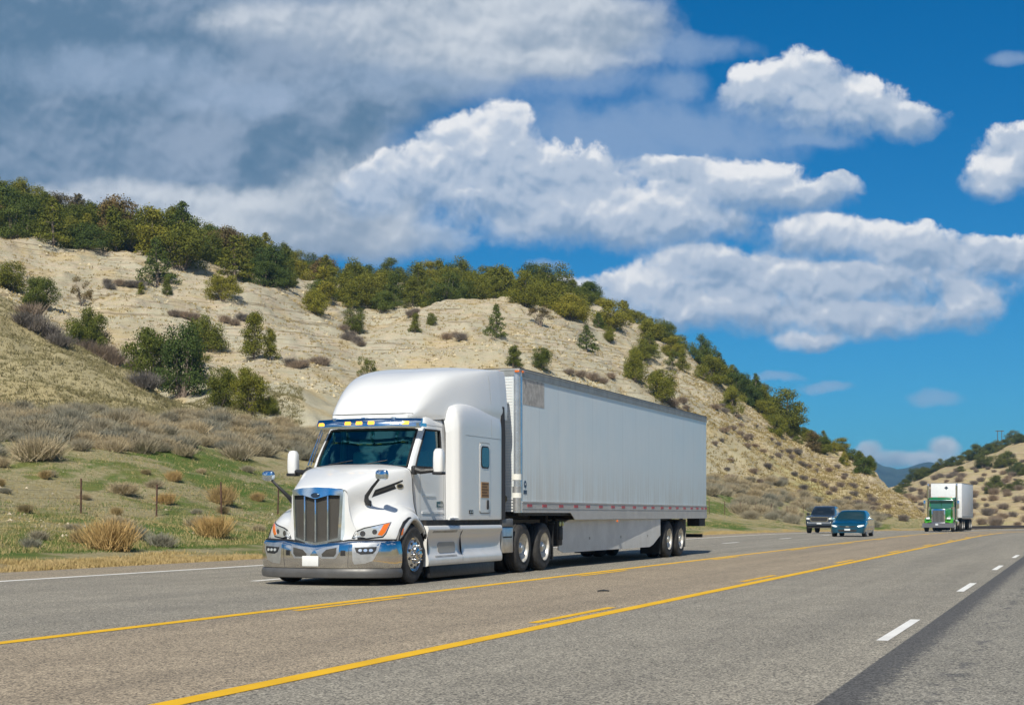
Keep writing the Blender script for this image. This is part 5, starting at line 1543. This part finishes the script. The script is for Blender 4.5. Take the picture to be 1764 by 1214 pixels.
SOLO = [
 (18, 502, 56, 'round', J, 'rounded olive juniper above the near dry slope, leftmost of the four by the gully', 60),
 (66, 528, 66, 'wide', J, 'broad green juniper low on the pale slope just behind the near dry slope', 84),
 (140, 528, 58, 'open', BR_, 'thin brownish juniper with open branches above the darker juniper in the gully', 36),
 (152, 596, 82, 'wide', J, 'large dark juniper in the gully behind the near dry slope', 92),
 (272, 492, 82, 'cone', PN, 'dense dark pinyon jutting out below the ridge trees onto the pale slope', 66, 'pinyon_tree'),
 (287, 510, 30, 'tall', J, 'small juniper standing just under the jutting dark pinyon', 18),
 (243, 508, 24, 'tall', J, 'tiny dark juniper among the short row of bare brush high on the slope', 14),
 (385, 517, 50, 'round', JB, 'round yellow-green juniper alone high on the pale slope', 60),
 (352, 602, 74, 'wide', J, 'spreading juniper behind the tallest dark clump on the lower slope', 84),
 (262, 668, 108, 'round', J, 'tallest dark juniper in the big clump on the lower slope', 80),
 (312, 684, 128, 'round', PN, 'dark pinyon at the foot of the big clump on the lower slope', 86, 'pinyon_tree'),
 (342, 640, 60, 'open', J, 'scraggly juniper at the edge of the big dark clump', 46),
 (438, 618, 74, 'tall', J, 'upright juniper with a slimmer one at its shoulder on the mid slope', 44),
 (466, 620, 56, 'tall', J, 'slim juniper leaning on the upright one on the mid slope', 28),
 (384, 704, 76, 'round', J, 'juniper at the foot of the slope, left one of the close trio', 54),
 (432, 712, 84, 'round', J, 'juniper at the foot of the slope, middle one of the close trio', 56),
 (466, 712, 40, 'wide', J, 'low juniper at the foot of the slope, right one of the close trio', 44),
 (540, 540, 50, 'wide', JB, 'bright yellow-green juniper spilling down from the ridge trees', 72),
 (610, 572, 44, 'round', J, 'rounded juniper above the bare brush in the dip between the two slopes', 42),
 (715, 573, 32, 'tall', J, 'small slim juniper, left one of a pair on the open slope', 20),
 (743, 560, 24, 'round', J, 'small round juniper, right one of a pair on the open slope', 20),
 (854, 582, 58, 'cone', PN, 'cone-shaped pinyon alone on the open slope above the truck', 40, 'pinyon_tree'),
 (632, 655, 46, 'open', J, 'scruffy juniper just above the white roof fairing', 38),
 (884, 632, 38, 'tall', J, 'small juniper peeking over the front corner of the long trailer', 30),
 (932, 638, 42, 'round', J, 'juniper behind the trailer roof beside the smaller one', 36),
 (932, 562, 36, 'open', BR_, 'rusty brown juniper under the ridge trees', 46),
 (905, 527, 62, 'round', J, 'tall round juniper standing out on the ridge skyline', 56),
 (982, 550, 52, 'wide', JB, 'wide bright juniper at the point where the ridge starts to fall', 88),
 (1010, 606, 46, 'cone', PN, 'loose pinyon on the rocky slope over the middle of the trailer', 44, 'pinyon_tree'),
 (1050, 588, 30, 'round', JB, 'small pale juniper tucked under the falling ridge line', 22),
 (1092, 655, 72, 'wide', J, 'large juniper clump on the rocky slope above the trailer, upper one', 58),
 (1138, 690, 58, 'round', J, 'olive juniper lower on the rocky slope, just above the trailer roof', 56),
 (1158, 640, 40, 'open', J, 'ragged juniper half way between the ridge and the trailer roof', 30),
 (1205, 628, 52, 'round', PN, 'dark pinyon standing on the ridge line past the trailer clump', 42, 'pinyon_tree'),
 (1262, 712, 56, 'wide', JB, 'yellow-green juniper low on the steep slope past the trailer', 62),
 (1302, 704, 60, 'cone', PN, 'narrow pointed pinyon on the steep falling ridge', 40, 'pinyon_tree'),
 (1352, 738, 70, 'round', J, 'biggest juniper on the steep slope past the trailer', 76),
 (1336, 750, 46, 'wide', J, 'spreading juniper at the foot of the biggest one on the steep slope', 52),
 (1412, 762, 36, 'round', J, 'juniper where the steep ridge drops towards the bend', 34),
]
for (px, py, h, kind, mt, label, w, *nm) in SOLO:
    px_tree(px, py, h, kind, mt, label, w, name=nm[0] if nm else 'juniper_tree')
# the wood along the ridge
def surf(px, s_):
    i = (px - pxg[0]) / 3.0; j = s_ * NS
    i0 = int(min(max(i, 0), len(pxg) - 2)); j0 = int(min(max(j, 0), len(s) - 2)); fi = i - i0; fj = j - j0
    out = []
    for A in (XX, YY, ZZ):
        out.append(A[i0, j0] * (1 - fi) * (1 - fj) + A[i0 + 1, j0] * fi * (1 - fj) + A[i0, j0 + 1] * (1 - fi) * fj + A[i0 + 1, j0 + 1] * fi * fj)
    return Vector(out)
placed = []
LB = 'dense green juniper packed among the others along the ridge top'
cnt = 0
for tries in range(9000):
    px = rnd.uniform(-90, 1500) if rnd.random() < .8 else rnd.uniform(1200, 1500); s_ = (9.75 if px < 480 else 10.0) + 1.4 * rnd.random() ** 1.1
    if px > 1100: s_ = max(s_, 10.25 - .0) if rnd.random() < .5 else rnd.uniform(9.6, 11.3)
    p = surf(px, s_)
    gap = (3.2 if s_ < 10.5 else 4.1) * (1.0 if px < 950 else 1.22 if px < 1230 else .78)
    if any((p.x - q.x) ** 2 + (p.y - q.y) ** 2 < gap * gap for q in placed): continue
    placed.append(p); r_ = rnd.random()
    mt = J if r_ < .52 else PN if r_ < .78 else JB if r_ < .95 else BR_
    kind = ('round', 'round', 'wide', 'tall', 'cone', 'round')[rnd.randrange(6)]
    h = (rnd.uniform(3.7, 5.6) if px < 480 else rnd.uniform(2.9, 4.8)) * (1.0 if px < 1150 else .80 if px < 1340 else .60)
    if rnd.random() < .08: h *= 1.25
    tree(p - Vector((0, 0, .15)), h, kind, mt, LB, group='junipers crowding the ridge top', wide=rnd.uniform(1.0, 1.3))
    cnt += 1
    if cnt >= 250: break
# trees of the far hill
FL_ = [(1545,848,12),(1560,838,16),(1575,822,22),(1592,816,20),(1583,826,18),(1610,812,14),(1622,806,16),(1640,802,18),(1655,800,16),(1668,792,20),(1682,790,24),(1700,776,20),(1716,772,20),(1730,764,16),(1745,762,20),(1758,756,18),
       (1692,806,28),(1735,800,26),(1722,806,22),(1752,815,22),(1762,818,20),(1715,838,22),(1708,850,18),(1738,846,16),(1755,842,18),(1655,812,12),(1530,855,10),(1540,858,14),(1552,852,14),(1600,818,14)]
for k, (px, py, h) in enumerate(FL_):
    p = hit(px, py, bvhR) or hit(px, py + 6, bvhR)
    if p is None: continue
    d = -p.x * sn + p.y * cs
    tree(p - Vector((0, 0, .2)), min(7.5, h / F_PX * d * 1.15), ('round', 'wide')[k % 2], FARJ, 'small dark juniper dotted over the far brown hill beyond the bend', group='junipers on the far hill', wide=1.15)

# ---- bare brush
def brush_mesh(name, n, H_, R_, mt, wid=.02, up=.55, leaf=0, base=.25):
    th = g.random(n) * 6.283; ph = np.arccos(1 - g.random(n) * (1 - math.cos(math.radians(58))))
    L = H_ * (.55 + .5 * g.random(n))
    d = np.stack([np.sin(ph) * np.cos(th) * R_ / H_, np.sin(ph) * np.sin(th) * R_ / H_, np.cos(ph) * .75 + up * .45], -1)
    d /= np.linalg.norm(d, axis=1)[:, None]
    b = np.stack([g.normal(size=n) * R_ * base, g.normal(size=n) * R_ * base, -.05 + 0 * th], -1)
    st = g.random(n)[:, None] * .45
    p0 = b + d * L[:, None] * st; p1 = b + d * L[:, None]
    p1 += g.normal(size=(n, 3)) * .05 * H_
    sd = np.cross(d, g.normal(size=(n, 3))); sd /= np.linalg.norm(sd, axis=1)[:, None]
    w = wid * (.6 + .8 * g.random(n))[:, None]
    V = np.stack([p0 - sd * w, p0 + sd * w, p1 + sd * w * .5, p1 - sd * w * .5], 1).reshape(-1, 3)
    return np_mesh(name, V, np.arange(4 * n).reshape(n, 4), mt, False)
BR = {'sage': [brush_mesh('sagebrush', 1500, .80, .85, SAGE, .0075) for _ in range(5)],
      'oak': [brush_mesh('bare_brush', 1000, 1.15, 1.05, OAK, .011, .7) for _ in range(4)],
      'straw': [brush_mesh('rabbitbrush', 1400, .85, .75, STRAW, .0075, .9) for _ in range(3)]}
def bush(p, kind, sc, label, group=None, name=None, flat=1.0):
    me = BR[kind][rnd.randrange(len(BR[kind]))]
    o = link(name or {'sage': 'sagebrush', 'oak': 'bare_brush', 'straw': 'rabbitbrush'}[kind], me)
    o.location = p; o.rotation_euler = (rnd.uniform(-.1, .1), rnd.uniform(-.1, .1), rnd.random() * 6.28)
    o.scale = (sc * rnd.uniform(.9, 1.25), sc * rnd.uniform(.9, 1.25), sc * flat * rnd.uniform(.85, 1.1))
    return tag(o, label, 'shrub', group)
def scatter(kind, n, region, sc, label, group, gap, which=None, flat=1.):
    P = []; k = 0
    for tr in range(n * 30):
        px, py = region()
        p = hit(px, py, which)
        if p is None or any((p - q).length < gap for q in P): continue
        P.append(p); bush(p, kind, rnd.uniform(*sc), label, group, flat=flat); k += 1
        if k >= n: break
band = lambda x: np.interp(x, [-60, 100, 300, 450, 620], [738, 742, 748, 756, 770])
def r1():
    x = rnd.uniform(-60, 620); return x, band(x) + rnd.gauss(4, 15)
scatter('sage', 175, r1, (.62, 1.15), 'grey leafless sagebrush in the thick belt across the foot of the slopes', 'sagebrush belt below the slopes', .9)
def r2():
    x = rnd.uniform(1215, 1345); return x, np.interp(x, [1215, 1345], [838, 850]) + rnd.gauss(0, 9)
scatter('sage', 42, r2, (.8, 1.35), 'grey sagebrush in the low belt just past the rear of the trailer', 'sagebrush past the trailer', 1.3)
def r3():
    a = rnd.random(); return 1320 + a * 200 + rnd.gauss(0, 6), 860 + a * 34 + rnd.gauss(0, 7)
scatter('sage', 44, r3, (.75, 1.35), 'grey-brown brush trailing down to the road behind the pickup', 'brush beside the pickup', 1.3)
def r3b():
    a = rnd.random(); return 1270 + a * 100 + rnd.gauss(0, 8), 880 + a * 14 + rnd.gauss(0, 5)
scatter('sage', 14, r3b, (.8, 1.5), 'low brush on the green bank between the trailer and the pickup', 'brush on the green bank', 1.5)
def r4(): return rnd.uniform(0, 470), rnd.uniform(800, 945)
scatter('straw', 10, r4, (.3, .6), 'small tuft of dry brush on the green bank by the fence', 'small brush on the green bank', 2.0)
scatter('sage', 14, r4, (.3, .65), 'small grey bush on the green bank by the fence', 'small grey bushes on the green bank', 2.0)
for (px, py, kind, sc, lb) in [
    (190, 948, 'straw', 1.05, 'large golden-topped dry bush in front of the wire fence'),
    (232, 930, 'sage', .55, 'pale grey bush leaning on the large golden one'),
    (368, 925, 'straw', .85, 'dry golden bush in front of the fence near the truck'),
    (344, 908, 'sage', .7, 'grey bush behind the dry golden one near the truck'),
    (384, 868, 'straw', 1.0, 'pale straw bush right behind a fence post near the truck'),
    (300, 828, 'straw', .6, 'upright orange-brown bush beyond the fence'),
    (65, 792, 'sage', 1.3, 'biggest grey sagebrush, in front of the belt at the edge of the green'),
    (213, 850, 'sage', .75, 'dark grey bush just beyond the fence between two posts'),
    (243, 772, 'sage', 1.2, 'grey sagebrush standing forward of the belt above the green')]:
    p = hit(px, py)
    if p: bush(p, kind, sc, lb)
OK_ = [(40,560),(62,572),(84,584),(104,596),(52,548),(150,604),(168,612),(186,620),(200,628),(160,590),(185,490),(205,492),(222,494),(238,496),(190,498),(300,545),(318,548),(334,552),(388,556),(404,560),(418,552),(230,640),(248,668),(355,660),(372,668),
       (500,630),(512,634),(524,632),(546,628),(556,630),(592,570),(604,582),(614,590),(598,586),(622,596),(770,585),(784,580),(795,586),(716,540),(708,545),(1000,650),(1020,655),(1038,660),(1052,652),(980,645),(1158,700),(1170,712),(1182,706),(1192,725),(1176,695),
       (1248,745),(1262,740),(1275,750),(1232,705),(1244,700),(1300,770),(1314,780),(1328,790),(1340,768),(1290,755),(1378,800),(1392,806),(1362,790),(1420,838),(1436,846),(1448,838),(1402,830),(1478,870),(1490,876),(1470,840),(1384,826),(1500,880),(1508,872),(1428,812),(1442,806),(1456,820),(820,735),(1330,722),(1218,652)]
for (x, y) in OK_:
    p = hit(x, y, bvhL)
    if p: bush(p, 'oak', rnd.uniform(.6, .95) * (.75 if x > 1200 else 1.45 if x < 250 and y > 530 else 1.), 'bare purple-grey brush clinging to the pale slope', 'bare brush on the pale slope')
def r5():
    x = rnd.uniform(1560, 1800); return x, rnd.uniform(np.interp(x, [1560, 1640, 1764, 1800], [850, 812, 780, 770]), 905)
scatter('oak', 125, r5, (.5, 1.15), 'dark brush speckling the far brown hill beyond the bend', 'brush on the far hill', 3.2, bvhR)
def r6():
    x = rnd.uniform(1225, 1560); return x, rnd.uniform(np.interp(x, [1225, 1400, 1560], [690, 790, 875]), np.interp(x, [1225, 1400, 1560], [820, 862, 900]))
scatter('oak', 44, r6, (.35, .75), 'small dark brush dotting the steep tan slope past the trailer', 'brush on the steep slope', 2.2, bvhL)

# ---- small tufts, stones and grass: beyond counting
def sample(n, px0, px1, s0, s1, w=None):
    out = []
    k = 0
    while k < n:
        m_ = n * 2
        px = g.uniform(px0, px1, m_); s_ = g.uniform(s0, s1, m_)
        i = (px - pxg[0]) / 3.; j = s_ * NS
        i0 = np.clip(i.astype(int), 0, len(pxg) - 2); j0 = np.clip(j.astype(int), 0, len(s) - 2); fi = i - i0; fj = j - j0
        P = np.stack([A[i0, j0] * (1 - fi) * (1 - fj) + A[i0 + 1, j0] * fi * (1 - fj) + A[i0, j0 + 1] * (1 - fi) * fj + A[i0 + 1, j0 + 1] * fi * fj for A in (XX, YY, ZZ)], -1)
        keep = np.ones(m_, bool) if w is None else g.random(m_) < w(P, px, s_)
        out.append(P[keep]); k += keep.sum()
    return np.concatenate(out)[:n]
def tufts(name, P, nb, h, wid, mt, spread=.1, lean=.6):
    n = len(P)
    Q = np.repeat(P, nb, 0) + np.concatenate([g.normal(size=(n * nb, 2)) * spread, np.zeros((n * nb, 1))], 1)
    hh = np.repeat(h[0] + (h[1] - h[0]) * g.random(n), nb) * (.6 + .5 * g.random(n * nb))
    d = np.stack([g.normal(size=n * nb) * lean, g.normal(size=n * nb) * lean, np.ones(n * nb)], -1); d /= np.linalg.norm(d, axis=1)[:, None]
    a = g.random(n * nb) * 6.283; sd = np.stack([np.cos(a), np.sin(a), 0 * a], -1) * wid * (.6 + .8 * g.random(n * nb))[:, None]
    Q[:, 2] -= .03
    V = np.stack([Q - sd, Q + sd, Q + d * hh[:, None]], 1).reshape(-1, 3)
    me = np_mesh(name, V, np.arange(3 * n * nb).reshape(-1, 3), mt, False)
    return link(name, me)
TUF = foliage_mat('dry_bunch_grass', (.23, .19, .085), (.31, .26, .13), (.14, .12, .05))
TUG = foliage_mat('yellow_dry_grass', (.29, .25, .115), (.37, .32, .18), (.20, .20, .08))
GRN = foliage_mat('spring_grass', (.08, .15, .025), (.12, .18, .04), (.20, .21, .07))
STR = foliage_mat('straw_verge_grass', (.36, .285, .14), (.44, .355, .20), (.27, .25, .11))
wn = lambda P, px, s_: np.clip((fbm(P[:, 0] / 6, P[:, 1] / 6, 3) + .3) * 4, .6, 1)
tag(tufts('bunch_grass', sample(17000, -100, 520, 4.7, 7.2, wn), 9, (.12, .32), .03, TUF, .12), 'dark tufts of bunch grass dotting the near dry slope', 'grass', kind='stuff')
tag(tufts('slope_tufts', sample(12000, -100, 1600, 7.4, 10.6, wn), 8, (.12, .34), .045, TUF, .13), 'small dark tufts scattered over the pale main slope', 'grass', kind='stuff')
tag(tufts('lower_slope_tufts', sample(7000, 1150, 1600, 4.6, 9.8), 8, (.14, .42), .05, TUF, .16), 'dark tufts on the steep tan slope past the trailer', 'grass', kind='stuff')
tag(tufts('bank_grass', sample(38000, -120, 1600, 1.7, 5.2), 5, (.05, .20), .011, TUG, .10), 'yellowed dry grass over the bank beside the road', 'grass', kind='stuff')
gw = lambda P, px, s_: (fbm(P[:, 0] / 4, P[:, 1] / 9, 4) > .02) * 1.
tag(tufts('green_grass', sample(36000, -120, 1600, 1.6, 5.0, gw), 5, (.04, .14), .011, GRN, .10), 'fresh green grass patches on the bank beside the road', 'grass', kind='stuff')
vgw = lambda P, px, s_: np.clip((fbm(P[:, 0] / 2, P[:, 1] / 5, 3) + .02) * 8, .03, 1) * (1 - sstep(s_ + fbm(P[:, 0] / 3, P[:, 1] / 7, 4) * .8, 1.1, 1.4))
tag(tufts('verge_grass', sample(20000, -120, 1600, 1.0, 1.7, vgw), 5, (.05, .16), .012, STR, .10), 'straw-coloured grass strip along the edge of the road', 'grass', kind='stuff')
def stones(name, P, s0, s1, mt):
    n = len(P)
    base = np.array([[1, 0, 0], [-.5, .8, 0], [-.5, -.8, 0], [.2, .1, .8], [-.1, 0, -.6]], float)
    Fb = np.array([[0, 1, 3], [1, 2, 3], [2, 0, 3], [1, 0, 4], [2, 1, 4], [0, 2, 4]])
    a = g.random(n) * 6.283; R_ = np.zeros((n, 3, 3)); R_[:, 0, 0] = np.cos(a); R_[:, 0, 1] = -np.sin(a); R_[:, 1, 0] = np.sin(a); R_[:, 1, 1] = np.cos(a); R_[:, 2, 2] = 1
    V = np.einsum('nij,nkj->nki', R_, base[None] * (1 + .35 * g.normal(size=(n, 5, 3)))) * (s0 + (s1 - s0) * g.random(n) ** 3)[:, None, None] + P[:, None, :]
    F_ = (Fb[None] + (np.arange(n) * 5)[:, None, None]).reshape(-1, 3)
    return link(name, np_mesh(name, V.reshape(-1, 3), F_, mt, False))
ws_ = lambda P, px, s_: np.clip((fbm(P[:, 0] / 9 + 5, P[:, 1] / 9, 3) + .02) * 5, .03, 1)
tag(stones('slope_stones', sample(9000, -100, 1600, 7.2, 10.5, ws_), .04, .26, mat('pale_rock', (.50, .43, .28), .9, var=.25, vscale=1)), 'pale broken stones lying over the bare slope', 'stones', kind='stuff')
tag(stones('bank_stones', sample(2500, -100, 1600, 2.2, 5.2, ws_), .02, .09, mat('tan_rock', (.48, .41, .30), .9, var=.25, vscale=1)), 'small pale stones on the bank beside the road', 'stones', kind='stuff')

# ---- wire fence along the bank
def fence():
    rust = mat('rusty_post', (.105, .055, .038), .8, var=.3, vscale=9); wire = mat('fence_wire', (.20, .17, .15), .6, metal=.5)
    p0 = None; F = None; tops = []
    Ys = [42.0 + 4.35 * k for k in range(-5, 28)]
    for Y in Ys:
        X = -30.5 + float(road_shift(np.array(Y))); q = drop(X, Y, bvhL)
        if q is None: continue
        if F is None: F = empty('wire_fence', q, label='rusty post and wire fence running along the green bank', cat='fence')
        m = MB(); hgt = 1.15 + rnd.uniform(-.06, .08); tx, ty = rnd.uniform(-.03, .03), rnd.uniform(-.03, .03)
        o = F.location
        a = Vector((q.x - o.x, q.y - o.y, q.z - o.z))
        m.box(a.x - .028, a.x + .028, a.y - .012, a.y + .012, a.z - .1, a.z + hgt); m.box(a.x - .01, a.x + .01, a.y - .03, a.y + .03, a.z - .1, a.z + hgt)
        m.v = [(x + (z - a.z) * tx, y_ + (z - a.z) * ty, z) for x, y_, z in m.v]
        m.build('post', rust, F); tops.append((a, tx, ty))
    for hh in (.25, .5, .75, 1.02):
        m = MB(); P = [a + Vector((hh * tx + .03, hh * ty, hh)) for a, tx, ty in tops]
        Q = []
        for a_, b_ in zip(P[:-1], P[1:]): Q += [a_, (a_ + b_) / 2 - Vector((0, 0, .02))]
        m.tube(Q + [P[-1]], .004, 4); m.build('wire', wire, F)
fence()
def guardrail():
    F = None; st = mat('weathered_guardrail', (.10, .085, .075), .6, metal=.3)
    Ys = [174 + 3.8 * k for k in range(6)]; P = []
    for Y in Ys:
        X = -20.9 + float(road_shift(np.array(Y))); z = float(road_z(Y))
        if F is None: F = empty('guardrail', (X, Y, z), label='dark low guardrail curving round the bend behind the green truck', cat='guardrail')
        a = Vector((X, Y, z)) - F.location; P.append(a)
        m = MB(); m.box(a.x - .07, a.x + .07, a.y - .08, a.y + .08, a.z - .1, a.z + .34); m.build('post', st, F)
    m = MB()
    G = [[p + Vector((.09 + q, -.05, h)) for q, h in ((.0, .02), (.05, .10), (0, .2), (.05, .30), (0, .38), (-.02, .38), (-.02, .02), (0, .02))] for p in P]
    m.grid(np.array([[tuple(v) for v in r] for r in G])); m.build('rail', st, F)
guardrail()
def power_pole():
    p = hit(1722, 775, bvhR) or Vector((135, 430, 15))
    wood = mat('pole_wood', (.09, .075, .06), .9)
    F = empty('power_pole', p, TH, label='twin-legged wooden power pole on top of the far hill', cat='pole')
    for x in (-.55, .55):
        m = MB(); m.tube([(x, 0, -1), (x, 0, 5.2)], [.10, .08], 8); m.build('pole', wood, F)
    m = MB(); m.box(-1.1, 1.1, -.07, .07, 4.9, 5.1); m.build('crossarm', wood, F)
power_pole()
# a scrap lying in the turn lane
m = MB(); m.tube([(-6.98, 22.62, .008), (-6.9, 22.70, .012), (-6.82, 22.71, .008)], [.012, .02, .01], 7); tag(m.build('tyre_scrap', BLACK), 'small black scrap of tyre lying in the middle lane', 'debris')
# ---- the air of the valley
def haze():
    m = MB(); m.box(-4200, 4600, -300, 4700, -2.0, 118.0)
    me = bpy.data.meshes.new('haze'); me.from_pydata(m.v, [], m.f)
    mt = bpy.data.materials.new('haze'); mt.use_nodes = True
    t = NT(mt.node_tree); t.n.remove(t.n['Principled BSDF'])
    v = t.new('ShaderNodeVolumePrincipled'); v.inputs['Color'].default_value = (.24, .60, 1.0, 1); v.inputs['Density'].default_value = .00022; v.inputs['Anisotropy'].default_value = .2
    t.l.new(v.outputs[0], t.n['Material Output'].inputs['Volume'])
    me.materials.append(mt); tag(link('haze', me), 'pale blue haze filling the valley air', 'haze', kind='stuff')
haze()
S.cycles.volume_bounces = 0
